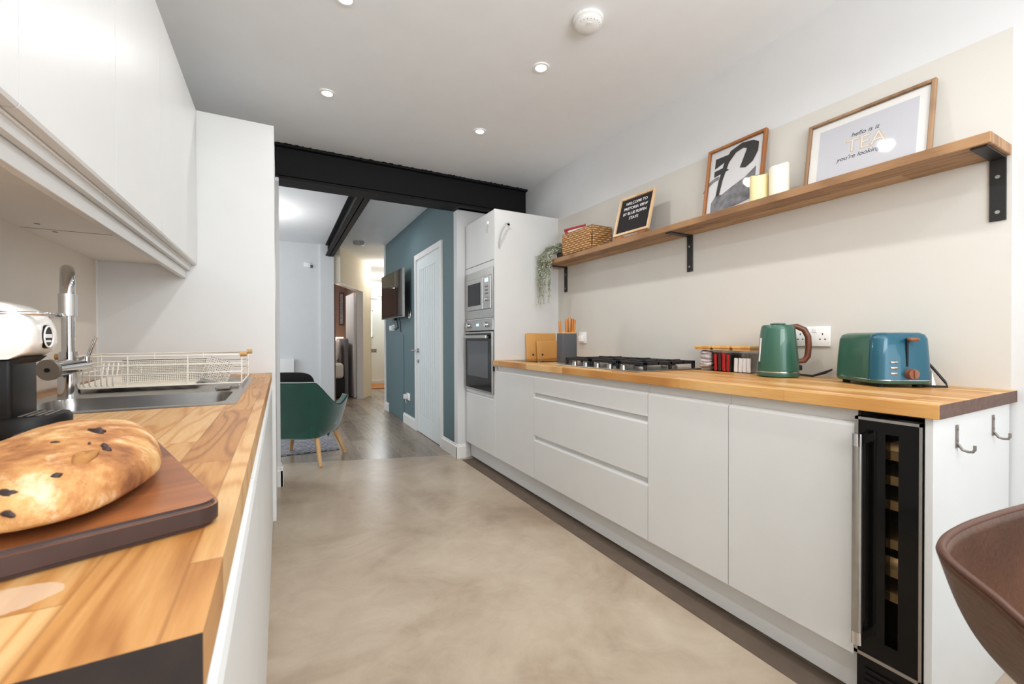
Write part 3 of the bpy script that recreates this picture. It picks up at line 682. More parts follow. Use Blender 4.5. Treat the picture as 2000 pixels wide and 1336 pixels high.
# ---- glass worktop saver, boards, knife block
b = MB(); b.rbox(1.585, 1.86, 2.53, 2.90, .9135, .9175, .0015)
t = thing('glass_worktop_saver', 'thin clear glass board flat on the worktop before the wooden boards', 'glass board', (1.72, 2.7, .91)); obj('pane', b, 'glass', t)
for (xx, yy) in ((1.60, 2.55), (1.60, 2.88), (1.84, 2.55), (1.84, 2.88)):
    b = MB(); b.cyl((xx, yy, .91), (xx, yy, .9135), .008, seg=12); obj('foot', b, 'white', t)
def cutting_board(label, x0, x1, h, ybase, ytop, hx, th=.016, tilt=0):
    t = thing('cutting_board', label, 'cutting board', ((x0+x1)/2, ybase, .91))
    b = MB(); b.rbox(x0, x1, -th, 0, 0, h, .006, 3)
    ang = math.atan2(ytop-ybase, h)
    m = Matrix.Translation((0, ybase, .9105)) @ Matrix.Rotation(-ang, 4, 'X')
    b.xf(m); bd = obj('board', b, 'bamboo', t, 30)
    k = MB(); k.cyl((hx, -th-.0006, .036), (hx, -th+.001, .036), .009, seg=20); k.xf(m); obj('hanging_hole', k, 'darkwood', t)
cutting_board('larger bamboo cutting board leaning on the tall cabinet', 1.742, 2.03, .212, 2.975, 2.990, 1.80)
cutting_board('smaller bamboo cutting board leaning in front of the larger', 1.825, 2.03, .150, 2.945, 2.960, 1.872)
t = thing('knife_block', 'slate grey knife block with bamboo handled knives', 'knife block', (1.765, 2.45, .91), rotz=math.radians(-10))
def rrect(hx, hy, r, n=6):
    P = []
    for (sx, sy, a0) in ((1, 1, 0), (-1, 1, 90), (-1, -1, 180), (1, -1, 270)):
        for i in range(n+1):
            a = math.radians(a0+90*i/n); P.append((sx*(hx-r)+r*math.cos(a), sy*(hy-r)+r*math.sin(a)))
    return P
def prof_loft(b, sections, cap=True):
    """sections: list of (z, hx, hy, r, cx, cy)"""
    R = [[b.b.verts.new((cx+x_, cy+y_, z)) for (x_, y_) in rrect(hx, hy, r)] for (z, hx, hy, r, cx, cy) in sections]
    n = len(R[0])
    for A_, B_ in zip(R, R[1:]):
        for j in range(n): b.b.faces.new((A_[j], A_[(j+1) % n], B_[(j+1) % n], B_[j]))
    if cap: b.b.faces.new(R[0][::-1]); b.b.faces.new(R[-1])
    return b
b = MB(); prof_loft(b, [(0, .062, .045, .02, 0, 0), (.004, .064, .047, .022, 0, 0), (.205, .062, .045, .02, 0, 0)]); obj('block', b, 'greyplastic', t, 40, True)
b = MB(); prof_loft(b, [(.205, .061, .044, .02, 0, 0), (.212, .061, .044, .02, 0, 0)]); obj('lid', b, 'bamboo', t, 40, True)
kx = [(-.037, .0, .085, 1), (-.006, -.015, .095, 0), (.010, -.012, .105, 0), (.024, -.016, .098, 0), (.037, -.008, .092, 0)]
for (a_, q_, h_, s_) in kx:
    b = MB(); b.rbox(a_-.008, a_+.008, q_-.010, q_+.010, .212, .212+h_, .005, 3); b.xf(Matrix.Rotation(.05*a_/.03, 4, 'Y')); obj('knife_handle', b, 'bambooknife', t, 40, True)

# ---- wall sockets
def socket(name, label, x, yc, zc, w_, h_, gangs, face='-x'):
    t = thing(name, label, 'socket', (x, yc, zc))
    b = MB(); b.rbox(-.009, 0, -w_/2, w_/2, -h_/2, h_/2, .003); pl = obj('plate', b, 'white', t, 40, True)
    for g in gangs:
        for (dy, dz, a_, b_) in ((0, .010, .002, .004), (-.010, -.012, .0035, .002), (.010, -.012, .0035, .002)):
            b = MB(); b.box(-.0095, -.0088, g+dy-a_, g+dy+a_, dz-b_, dz+b_); obj('pin_hole', b, 'blackplastic', pl, None, True)
    return t, pl
t, pl = socket('double_socket', 'white double socket on the wall behind the kettle', 2.0735, 1.03, 1.086, .148, .088, (-.045, .045))
for s_ in (-.014, .014):
    b = MB(); b.rbox(-.012, -.009, s_-.008, s_+.008, .018, .036, .001, 1); obj('rocker_switch', b, 'white', t, None, True)
t, pl = socket('single_socket', 'white single socket on the wall right of the knife block', 2.0735, 2.66, 1.085, .088, .088, (0,))
b = MB(); b.rbox(-.035, -.009, -.022, .022, -.03, .018, .005); obj('plug', b, 'white', t, 40, True)

# ---- storage jars with sachets
for i, (y, lab) in enumerate(((1.505, 'clear jar with bamboo lid holding silvery tea bags, beside the hob'), (1.40, 'clear jar with bamboo lid holding red sachets, middle of three'), (1.290, 'clear jar with bamboo lid holding white sachets, beside the kettle'))):
    x = 2.005
    t = thing('storage_jar', lab, 'jar', (x, y, .91), 'bamboo lidded jars between hob and kettle')
    h = .048; z1 = 1.028
    b = MB()
    b.box(x-h, x+h, y-h, y-h+.002, .911, z1); b.box(x-h, x+h, y+h-.002, y+h, .911, z1); b.box(x-h, x-h+.002, y-h+.002, y+h-.002, .911, z1); b.box(x+h-.002, x+h, y-h+.002, y+h-.002, .911, z1); b.box(x-h, x+h, y-h, y+h, .9105, .9125)
    obj('jar_body', b, 'clear', t)
    b = MB(); b.rbox(x-h, x+h, y-h, y+h, z1, z1+.012, .002); b.box(x-h+.004, x+h-.004, y-h+.004, y+h-.004, z1-.010, z1); obj('lid', b, 'bamboo', t)
    for k_ in range(7):
        if i == 0:
            b = MB(); b.sphere((0, 0, 0), .040, 14, (1, 1, .30)); 
            for v in b.b.verts: v.co += v.normal*noise.noise(v.co*50+Vector((k_, 0, 0)))*.008
            b.xf(Matrix.Translation((x+random.uniform(-.003, .003), y+random.uniform(-.003, .003), .926+k_*.0125)) @ Matrix.Rotation(random.uniform(-.2, .2), 4, 'X') @ Matrix.Rotation(random.uniform(-.2, .2), 4, 'Y'))
            tag(obj('tea_bag', b, mat('silvery_tea_bag_paper', c(196, 188, 190), .5, var=.35, vscale=70) if k_ == 0 else 'teabag', None, 60), 'wrapped tea bag in the jar beside the hob', 'tea bag', 'tea bags in the jar beside the hob') if k_ else None
            if k_ == 0: M['teabag'] = mat('silvery_tea_bag_paper', c(200, 192, 194), .5, var=.35, vscale=70)
        elif i == 1:
            b = MB(); b.rbox(-.009, .009, -.003, .003, 0, .085+.004*(k_ % 3), .001, 1); b.xf(Matrix.Translation((x-.034+(k_ % 2)*.016, y-.036+k_*.0115, .913)) @ Matrix.Rotation(1.2, 4, 'Z') @ Matrix.Rotation(random.uniform(-.08, .08), 4, 'Y'))
            tag(obj('coffee_sachet', b, ('red', 'brownpaper', 'red')[k_ % 3]), 'narrow coffee sachet upright in the middle jar', 'sachet', 'coffee sachets in the middle jar')
        else:
            b = MB(); b.rbox(-.011, .011, -.0025, .0025, 0, .068, .001, 1); b.xf(Matrix.Translation((x-.034+(k_ % 2)*.014, y-.034+k_*.0112, .913)) @ Matrix.Rotation(1.3, 4, 'Z') @ Matrix.Rotation(random.uniform(-.1, .1), 4, 'Y'))
            tag(obj('sugar_sachet', b, 'paper'), 'white sugar sachet upright in the jar beside the kettle', 'sachet', 'white sachets in the jar beside the kettle')

# ---- kettle
KX, KY = 1.925, 1.095
t = thing('kettle', 'sage green electric kettle with wooden handle', 'kettle', (KX, KY, .91))
b = MB(); b.lathe([(.070, .9125), (.080, .914), (.082, .922), (.081, .930), (.06, .931)], KX, KY, 40); obj('power_base', b, 'teal', t, 40)
b = MB(); b.lathe([(.076, .9315), (.0795, .934), (.080, .945), (.072, 1.06), (.066, 1.115), (.064, 1.128), (.058, 1.136), (.02, 1.139)], KX, KY, 40); kb = obj('body', b, 'teal', t, 40)
b = MB(); b.lathe([(.0802, .930), (.0808, .932), (.0802, .935)], KX, KY, 40); obj('rim_band', b, 'chrome', kb, 40)
hd_ = Vector((.62, -.78, 0)).normalized()   # handle side, towards near right
def kp(r_, z): return (KX+hd_.x*r_, KY+hd_.y*r_, z)
b = MB(); b.tube([kp(.045, 1.128), kp(.070, 1.130), kp(.098, 1.115), kp(.112, 1.085), kp(.114, 1.04), kp(.110, 1.0), kp(.098, .982), kp(.074, .978)], .0125, 12, taper=[.8, .95, 1, 1, 1, 1, .95, .8]); obj('handle', b, 'walnut', t, 60)
b = MB(); b.lathe([(.030, 1.139), (.030, 1.143), (.012, 1.146)], KX, KY, 24); obj('lid', b, 'teal', t, 40)
sd = Vector((.35, .94, 0)).normalized()
b = MB(); b.prism([(-.02, 0), (.02, 0), (0, -.028)], 'z', -.02, .0); b.xf(Matrix.Translation((KX+sd.x*.050, KY+sd.y*.050, 1.134)) @ Matrix.Rotation(math.atan2(sd.y, sd.x)-math.pi/2+math.pi, 4, 'Z')); obj('spout', b, 'teal', t)
# water gauge on the left side as seen
gd = Vector((-.97, .1, 0)).normalized()
gd = Vector((-.83, .55, 0)).normalized()
b = MB(); b.rbox(-.006, .006, -.0035, .0035, .0, .105, .003); b.xf(Matrix.Translation((KX+gd.x*.0765, KY+gd.y*.0765, .975)) @ Matrix.Rotation(math.atan2(gd.y, gd.x)+math.pi/2, 4, 'Z') @ Matrix.Rotation(-.065, 4, 'X')); obj('water_gauge', b, 'printgrey', t)
b = MB(); b.rbox(-.010, .010, -.012, .008, 0, .022, .004); b.xf(Matrix.Translation((KX+hd_.x*.078, KY+hd_.y*.078, .940)) @ Matrix.Rotation(math.atan2(hd_.y, hd_.x)+math.pi/2, 4, 'Z')); obj('switch', b, 'blackplastic', t)
b = MB(); b.tube([(KX+.06, KY-.06, .92), (KX+.10, KY-.09, .915), (KX+.12, KY-.12, .93), (KX+.135, KY-.15, .945), (KX+.125, KY-.13, .930), (KX+.11, KY-.085, .914), (KX+.13, KY-.05, .914)], .0042, 8); obj('power_cord', b, 'cord', t, 60)

# ---- toaster (local: long axis y, lever end at -y)
t = thing('toaster', 'sage green toaster with painted blue sky reflection and wooden knobs', 'toaster', (1.921, .728, .91), rotz=math.radians(-34))
HXT, HYT = .092, .118
b = MB(); prof_loft(b, [(.026, HXT, HYT, .036, 0, 0), (.10, HXT-.003, HYT-.002, .036, 0, 0), (.165, HXT-.007, HYT-.006, .036, 0, 0), (.180, HXT-.013, HYT-.012, .033, 0, 0), (.187, HXT-.026, HYT-.025, .03, 0, 0)]); obj('body', b, 'teal', t, 50, True)
b = MB()   # control end, cap added to carry the painted sky reflection
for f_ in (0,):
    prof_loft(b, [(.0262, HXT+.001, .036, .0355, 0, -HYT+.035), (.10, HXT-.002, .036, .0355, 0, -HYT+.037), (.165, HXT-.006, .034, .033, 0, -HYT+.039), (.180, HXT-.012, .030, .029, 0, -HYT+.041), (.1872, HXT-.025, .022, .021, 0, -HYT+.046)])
obj('sky_reflection_cap', b, 'sky_reflection_blue', t, 50, True)
b = MB(); prof_loft(b, [(.010, HXT-.01, HYT-.008, .045, 0, 0), (.014, HXT+.001, HYT+.003, .048, 0, 0), (.024, HXT+.003, HYT+.005, .048, 0, 0), (.0262, HXT, HYT, .045, 0, 0)]); obj('base', b, 'teal', t, 50, True)
b = MB(); prof_loft(b, [(.0245, HXT+.0035, HYT+.0055, .048, 0, 0), (.0265, HXT+.003, HYT+.005, .048, 0, 0)]); obj('rim_band', b, 'chrome', t, 50, True)
for (xx, yy) in ((-.06, -.085), (.06, -.085), (-.06, .085), (.06, .085)):
    b = MB(); b.cyl((xx, yy, 0), (xx, yy, .011), .012, seg=14); obj('foot', b, 'blackplastic', t, None, True)
for s_ in (-.026, .026):
    b = MB(); b.rbox(s_-.013, s_+.013, -.085, .085, .184, .1885, .003); obj('bread_slot', b, 'chrome', t, None, True)
ye = -HYT-.001
b = MB(); b.rbox(-.002, .0045, ye-.0015, ye+.006, .072, .168, .002); obj('lever_slot', b, 'blackplastic', t, None, True)
b = MB(); b.rbox(-.006, .026, ye-.022, ye-.002, .158, .170, .006, 3); obj('lever', b, 'walnut', t, 50, True)
b = MB(); b.cyl((.010, ye, .048), (.010, ye-.018, .048), .018, .016, 24); b.rbox(.007, .013, ye-.023, ye-.016, .034, .062, .002); obj('browning_knob', b, 'walnut', t, 50, True)
for i in range(3):
    b = MB(); b.rbox(-.052, -.028, ye-.003, ye+.010, .044+i*.019, .053+i*.019, .004, 3); obj('button', b, 'chrome', t, 50, True)
b = MB(); b.tube([(.085, -.04, .10), (.100, -.055, .10), (.112, -.085, .06), (.125, -.11, .02), (.128, -.115, .005), (.10, -.10, .004), (.06, -.06, .004)], .004, 8); obj('power_cord', b, 'cord', t, 60, True)
b = MB(); b.prism([(.10, .0), (.115, .0), (.10, .055)], 'y', -.09, -.05); obj('safety_tag', b, 'paper', t, None, True)

# ================================================================== shelf and what stands on it
SY0, SY1, SX, SZ0, SZ1 = .445, 2.992, 1.88, 1.668, 1.702
t = thing('wall_shelf', 'long oak wall shelf on three black brackets', 'shelf', (1.98, 1.7, SZ0))
b = MB(); b.rbox(SX, XW, SY0, SY1, SZ0, SZ1, .003); obj('board', b, 'shelf', t)
for y in (.474, 1.671, 2.885):
    b = MB(); w2 = .019
    b.rbox(XW-.006, XW, y-w2, y+w2, 1.462, SZ0-.0005, .001, 1); b.rbox(SX+.012, XW-.001, y-w2, y+w2, SZ0-.0065, SZ0-.0005, .001, 1)
    br = obj('bracket', b, 'black', t)
    for z in (1.49, 1.605):
        b = MB(); b.cyl((XW-.006, y, z), (XW-.009, y, z), .006, seg=14); obj('screw', b, 'steel', br, 40)
def local_frame(t, w_, h_, th, fw, m, inner):
    """picture frame in local coords: faces -x, y across, z up from 0"""
    b = MB()
    b.rbox(-th, 0, -w_/2, -w_/2+fw, 0, h_, .002, 1); b.rbox(-th, 0, w_/2-fw, w_/2, 0, h_, .002, 1)
    b.rbox(-th, 0, -w_/2+fw, w_/2-fw, 0, fw, .002, 1); b.rbox(-th, 0, -w_/2+fw, w_/2-fw, h_-fw, h_, .002, 1)
    obj('frame', b, m, t, None, True)
    b = MB(); b.box(-th*.35, -.001, -w_/2+fw*.5, w_/2-fw*.5, fw*.5, h_-fw*.5); return obj('print_sheet', b, inner, t, None, True)
def lean(t, ang): t.rotation_euler = (0, ang, 0)
# tea print
t = thing('framed_print', 'wide wooden frame with a print reading hello is it TEA', 'picture', (2.012, .825, SZ1+.0012))
W_, H_, TH = .415, .302, .018
pr = local_frame(t, W_, H_, TH, .013, 'frame', 'mount'); fx = -TH*.35
b = MB(); b.box(fx-.0008, fx, -W_/2+.045, W_/2-.045, .042, H_-.042); obj('printed_area', b, 'printgrey', pr, None, True)
def put_text(parent, txt, size, y, z, m, x, **kw):
    mb = text_mb(txt, size, **kw)
    # text local x -> -y (reads left to right seen from -x side), local y -> z
    mb.xf(Matrix.Translation((x, y, z)) @ Matrix(((0, 0, -1, 0), (-1, 0, 0, 0), (0, 1, 0, 0), (0, 0, 0, 1)))); return obj('lettering', mb, m, parent, None, True)
put_text(pr, 'hello is it', .025, .0, .190, 'ink', fx-.0012, ext=.0003, shear=.25)
put_text(pr, 'TEA', .075, -.005, .128, 'gold', fx-.0012, ext=.0003, offset=.002)
put_text(pr, 'TEA', .075, -.005, .128, 'paper', fx-.002, ext=.0003, offset=-.0012)
put_text(pr, "you're looking for", .025, 0, .100, 'ink', fx-.0012, ext=.0003, shear=.25)
b = MB(); b.box(fx-.0035, fx-.003, -W_/2+.013, W_/2-.013, .013, H_-.013)
obj('glazing', b, 'glz', t, None, True)
lean(t, .17)
# abstract art print
t = thing('framed_print', 'upright oak frame with black abstract brush shapes', 'picture', (2.008, 1.375, SZ1+.0012))
W_, H_, TH = .315, .385, .022
pr = local_frame(t, W_, H_, TH, .014, 'frame2', 'paper'); fx = -TH*.35-.0006
def blob(pts, m, dz=0):
    b = MB(); b.prism(pts, 'x', fx-dz-.0005, fx-dz); obj('brush_shape', b, m, pr, None, True)
def arc_band(cy, cz, r0, r1, a0, a1, m, sy=1, dz=0, n=18):
    P = []
    for i in range(n+1):
        a = math.radians(a0+(a1-a0)*i/n); P.append((cy-r1(i/n)*math.cos(a)*sy, cz+r1(i/n)*math.sin(a)))
    for i in range(n, -1, -1):
        a = math.radians(a0+(a1-a0)*i/n); P.append((cy-r0(i/n)*math.cos(a)*sy, cz+r0(i/n)*math.sin(a)))
    blob(P, m, dz)
# y positive = left in the picture
blob([(.115, .33), (.115, .275), (.02, .31), (-.0, .33)], 'ink')
blob([(.115, .262), (.06, .268), (.03, .245), (.115, .23)], 'ink')
blob([(-.03, .235), (-.075, .25), (-.118, .30), (-.118, .335), (-.09, .355), (-.03, .365), (.03, .345), (.06, .30), (.085, .20), (.095, .12), (.075, .12), (.062, .20), (.035, .285), (.0, .325), (-.04, .335), (-.065, .32), (-.065, .28)], 'ink', .0008)
blob([(-.03, .235), (-.06, .325), (-.118, .335), (-.118, .29), (-.095, .245), (-.06, .225)], 'ink', .0016)
arc_band(.085, .135, lambda s: .075, lambda s: .092, 90, 165, 'inkgrey', 1, .0012)
blob([(.118, .03), (.118, .09), (.09, .13), (.06, .12), (.0, .15), (-.06, .175), (-.115, .215), (-.115, .06), (-.05, .045), (.04, .03)], 'inkgrey', .0004)
b = MB(); b.box(-TH*.35-.005, -TH*.35-.0045, -W_/2+.014, W_/2-.014, .014, H_-.014); obj('glazing', b, 'glz', t, None, True)
lean(t, .15)
# candles
def candle(label, x, y, r, h, m, k):
    t = thing('pillar_candle', label, 'candle', (x, y, SZ1), 'pillar candles on the wall shelf')
    def fn(u, v):
        a = 2*math.pi*u; rr = r*(1+.012*noise.noise(Vector((math.cos(a)*2+k, math.sin(a)*2, v*3)))); z = v*h
        if v > .97: z += .006*math.sin(a*1.0+k)+.003*math.sin(3*a)
        return (rr*math.cos(a), rr*math.sin(a), z)
    b = MB(); b.grid(fn, 32, 12, True)
    top = [v for v in b.b.verts if v.co.z > h*.975]
    vs = sorted(top, key=lambda v: math.atan2(v.co.y, v.co.x)); 
    cv = b.b.verts.new((0, 0, h-.012))
    for i in range(len(vs)): b.b.faces.new((vs[i], vs[(i+1) % len(vs)], cv))
    obj('wax_body', b, m, t, 70, True)
    b = MB(); b.tube([(0, 0, h-.012), (.001, 0, h-.004), (.003, .001, h+.002)], .0012, 6); obj('wick', b, 'ink', t, None, True)
candle('shorter yellowish pillar candle beside the abstract print', 1.955, 1.197, .040, .128, 'wax2', 1)
candle('taller ivory pillar candle right of the shorter one', 1.955, 1.108, .039, .138, 'wax', 3)
# letter board
t = thing('letter_board', 'pale framed black felt letter board with white letters', 'sign', (1.902, 1.967, SZ1+.022), rotz=math.radians(3))
W_, H_, TH = .285, .262, .016
pr = local_frame(t, W_, H_, TH, .016, 'palepine', 'felt'); fx = -TH*.35-.0004
for i in range(28):
    pass
for k_, (s_, z) in enumerate((('WELCOME TO', .205), ('PRETORIA VIEW', .170), ('BY BLUE PUFFIN', .135), ('STAYS', .100))):
    put_text(pr, s_, .027, 0, z, 'paper', fx-.001, ext=.0006, sx=.98)
t.rotation_euler = (0, .27, math.radians(3))
b = MB(); b.rbox(1.888, 1.93, 1.84, 1.90, SZ1+.0005, SZ1+.021, .002); b.rbox(1.888, 1.93, 2.04, 2.10, SZ1+.0005, SZ1+.021, .002); b.rbox(1.89, 1.925, 1.86, 2.08, SZ1+.0005, SZ1+.010, .002)
tag(obj('letter_board_stand', b, 'frame2'), 'small wooden stand under the letter board', 'stand')
# basket
BX0, BX1, BY0, BY1, BZ = 1.897, 2.062, 2.335, 2.672, 1.862
t = thing('woven_basket', 'rectangular woven basket with a red and white packet inside', 'basket', ((BX0+BX1)/2, (BY0+BY1)/2, SZ1))
b = MB(); q = .012; z0 = SZ1+.001
def wall_panel(b, p0, p1, dent=False):
    n = 40; p0 = Vector(p0); p1 = Vector(p1)
    def top(u): return BZ+.004*math.sin(u*60)-(.035 if False else 0)
    d = (p1-p0); nrm = Vector((d.y, -d.x)).normalized()
    def fn(u, v):
        p = p0+d*u; z = z0+(top(u)-z0)*v; bul = .004*math.sin(v*math.pi)
        return (p.x+nrm.x*bul, p.y+nrm.y*bul, z)
    b.grid(fn, n, 8)
wall_panel(b, (BX0, BY1), (BX0, BY0)); wall_panel(b, (BX0, BY0), (BX1, BY0)); wall_panel(b, (BX1, BY0), (BX1, BY1)); wall_panel(b, (BX1, BY1), (BX0, BY1))
bmesh.ops.remove_doubles(b.b, verts=b.b.verts, dist=.0008)
obj('basket_body', b, 'basket', t, 60, mods=(('SOLIDIFY', dict(thickness=.010, offset=-1)),))
b = MB(); b.box(BX0+.005, BX1-.005, BY0+.005, BY1-.005, z0, z0+.006); obj('basket_base', b, 'basket', t)
b = MB(); b.tube([(BX0, BY0, BZ), (BX1, BY0, BZ), (BX1, BY1, BZ), (BX0, BY1, BZ)], .007, 8, True); obj('rim', b, 'basket', t, 60)
b = MB(); b.rbox(BX0+.05, BX1-.05, BY0-.004, BY0+.001, BZ-.055, BZ-.032, .002); obj('handle_slot', b, 'walnut', t)
t = thing('snack_packet', 'red and white snack packet sticking out of the basket', 'packet', (1.99, 2.62, 1.75))
def pk(u, v):
    y = 2.655-.22*u+.13*v*v*(1-.3*u); z = 1.72+.215*v-.02*u; x = 1.965+.03*v+.020*math.sin(u*3.14)*math.sin(v*3.14)*(-1)
    return (x, y, z)
b = MB(); b.grid(pk, 14, 10); obj('pouch', b, 'paper', t, 60, mods=(('SOLIDIFY', dict(thickness=.02, offset=1)),))
b = MB(); b.grid(lambda u, v: (1.993+.002*math.sin(u*30), 2.795-.27*u, 1.932+.016*v-.020*u), 20, 2); b.grid(lambda u, v: (1.968+.02*v, 2.72+.075*v-.03*(1-v)*0-.035*u, 1.86+.075*v), 4, 4); obj('foil_seal', b, 'red', t, 60, mods=(('SOLIDIFY', dict(thickness=.003, offset=0)),))
# plant
t = thing('trailing_plant', 'trailing grey green plant hanging from the far shelf end', 'plant', (1.96, 2.82, SZ1))
b = MB(); b.lathe([(.040, SZ1+.001), (.050, SZ1+.03), (.055, SZ1+.085), (.050, SZ1+.085), (.046, SZ1+.07)], 1.985, 2.80, 24); obj('pot', b, 'soil', t, 40)
ST = MB(); LV = MB()
def leaf(p, s_, rnd):
    d = Vector((random.uniform(-1, 1), random.uniform(-1, 1), random.uniform(-.9, .3))).normalized()
    a_ = d.orthogonal().normalized(); n_ = d.cross(a_)
    p = Vector(p); P = [p, p+d*s_*.5+a_*s_*.38, p+d*s_, p+d*s_*.5-a_*s_*.38]
    P[1] += n_*s_*.12; P[3] += n_*s_*.12
    LV.b.faces.new([LV.b.verts.new(q_) for q_ in P])
for i in range(26):
    a_ = random.uniform(2.2, 4.6)
    y_e = 2.80+random.uniform(-.03, .16); x_e = SX-.018+random.uniform(-.02, .008)
    zb = random.choice([1.34, 1.42, 1.45, 1.50, 1.54, 1.58, 1.60, 1.62]) + random.uniform(-.02, .03)
    if y_e > 2.93: zb = max(zb, 1.36)
    p0 = Vector((1.985+.03*math.cos(a_), 2.80+.04*math.sin(a_), SZ1+.08)); p1 = p0+Vector((-.04, .01, .035)); p2 = Vector((x_e, y_e, SZ1+.045)); 
    pts = [p0, p1, (p1+p2)/2+Vector((0, 0, .022)), p2]; z = SZ1+.02; dx = 0; dy = 0
    while z > zb: dx = max(-.02, min(.004, dx+random.uniform(-.004, .004))); dy += random.uniform(-.004, .004); pts.append(Vector((x_e+dx, y_e+dy, z))); z -= .02
    ST.tube(pts, .0011, 5)
    for k_ in range(1, len(pts)):
        for _ in range(3 if k_ < 5 else 2): leaf(pts[k_]+Vector((random.uniform(-.008, .002), random.uniform(-.01, .01), random.uniform(-.01, .01))), random.uniform(.011, .021), 0)
for i in range(420):
    leaf((1.955+random.gauss(0, .028), 2.80+random.gauss(0, .035), SZ1+.055+abs(random.gauss(0, .030))), random.uniform(.014, .024), 0)
obj('foliage', LV, 'leaf', t, mods=(('SOLIDIFY', dict(thickness=.0012, offset=0)),))
obj('stems', ST, 'stem', t, 60)

# ================================================================== left kitchen run
XL = -.70; XD = -.040; WF = -.041
YT = 2.487
cuts = (-.60, -.118, 1.352, 2.225)
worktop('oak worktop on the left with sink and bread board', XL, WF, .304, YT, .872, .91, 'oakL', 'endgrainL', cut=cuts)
def lbase(label, y0, y1, fronts=((.15, .832),)):
    t = thing('base_cabinet', label, 'cabinet', (-.37, (y0+y1)/2, 0))
    b = MB(); g = .0006; top = .8715 if not (y1 > 1.3) else .8715
    b.box(XL, XD-.022, y0+g, y0+.018, .15, top); b.box(XL, XD-.022, y1-.018, y1-g, .15, top); b.box(XL, XD-.022, y0+.018, y1-.018, .15, .168); b.box(XD-.03, XD-.018, y0+g, y1-g, .81, top)
    obj('carcass', b, 'cab_in', t)
    for (z0, z1) in fronts:
        b = MB(); jdoor(b, y0, y1, z0, z1, XD, -1); obj('door', b, 'cab', t)
lbase('white cabinet under the near end of the left worktop', .324, .90)
lbase('white cabinet on the left just before the sink', .90, 1.30)
lbase('white sink cabinet under the left worktop', 1.30, 1.885)
lbase('white cabinet on the left touching the tall unit', 1.885, 2.485)
b = MB(); b.rbox(XL, XD-.001, .306, .3235, 0, .8715, .001, 1); tag(obj('end_panel', b, 'cab'), 'white end panel under the dark end of the left worktop', 'panel')
b = MB(); b.rbox(-.10, -.085, .324, 3.08, .001, .149, .001, 1); tag(obj('plinth', b, 'cab'), 'long white plinth under the left cabinets', 'plinth')
t = thing('tall_cabinet', 'tall white cabinet closing the left run by the opening', 'cabinet', (-.37, 2.8, 0))
b = MB(); b.rbox(XL, -.024, 2.489, 2.507, .15, 2.163, .001, 1); b.box(XL, -.046, 3.07, 3.088, .15, 2.163); b.box(XL, -.046, 2.507, 3.07, .15, .168); b.box(XL, -.046, 2.507, 3.07, 2.145, 2.163); obj('carcass', b, 'cab', t)
b = MB(); b.rbox(-.044, -.0245, 2.509, 3.088, .15, 2.163, .002, 1); obj('door', b, 'cab', t)
b = MB(); b.box(-.7, -.694, 2.475, 2.489, .91, 1.425); struct('trim_5', b, 'trim', 'white sealant strip in the left corner')
# wall cabinets
XU = -.345; UZ0, UZ1 = 1.430, 2.163
def wallcab(label, y0, y1, doors):
    t = thing('wall_cabinet', label, 'cabinet', (-.52, (y0+y1)/2, UZ0))
    b = MB(); g = .0007
    b.box(XL, XU-.022, y0+.0018, y1-.0018, 1.425, 1.443); b.box(XL, XU-.022, y0+g, y1-g, UZ1-.018, UZ1); b.box(XL, XU-.022, y0+g, y0+.018, 1.443, UZ1-.018); b.box(XL, XU-.022, y1-.018, y1-g, 1.443, UZ1-.018)
    obj('carcass', b, 'cab_in', t)
    b = MB(); b.box(XU-.040, XU-.026, y0+g, y1-g, 1.404, 1.4249); obj('finger_rail', b, 'cab', t)
    if y1 > 2:
        b = MB(); b.tube([(-.695, 1.857, 1.4249), (-.62, 1.861, 1.4249), (-.50, 1.866, 1.4249), (-.41, 1.868, 1.4249)], .0009, 5); obj('underside_joint', b, 'greyplastic', t)
    for (px, py) in (((-.633, 1.786), (-.63, 1.894)) if y1 > 2 else ((-.60, y0+.1),)):
        b = MB(); b.cyl((px, py, 1.4245), (px, py, 1.4251), .007, seg=16); obj('screw_hole', b, 'greyplastic', t)
    for (a0, a1) in doors:
        b = MB(); b.prism([(XU, UZ1), (XU, UZ0+.008), (XU-.003, UZ0+.002), (XU-.010, UZ0), (XU-.02, UZ0), (XU-.02, UZ1)], 'y', a0+.0015, a1-.0015); obj('door', b, 'cab', t)
wallcab('white wall cabinet nearest the left picture edge', .48, .925, [(.48, .925)])
wallcab('white wall cabinet above the coffee machine', .925, 1.36, [(.925, 1.36)])
wallcab('wide white wall cabinet touching the tall left cabinet', 1.36, 2.487, [(1.36, 1.80), (1.80, 2.487)])
t = thing('pelmet', 'white light pelmet under the left wall cabinets', 'pelmet', (-.4, 1.5, 1.37))
b = MB(); b.rbox(-.405, -.387, .48, 2.486, 1.367, 1.4245, .001, 1); obj('pelmet_board', b, 'cab', t)

# ---- sink
t = thing('kitchen_sink', 'stainless steel sink with ribbed drainer in the left worktop', 'sink', (-.36, 1.78, .91))
SX0, SX1, SYA, SYB = -.612, -.105, 1.34, 2.238
bx0, bx1, by0, by1 = -.555, -.135, 1.375, 1.66
b = MB(); zt = .9125
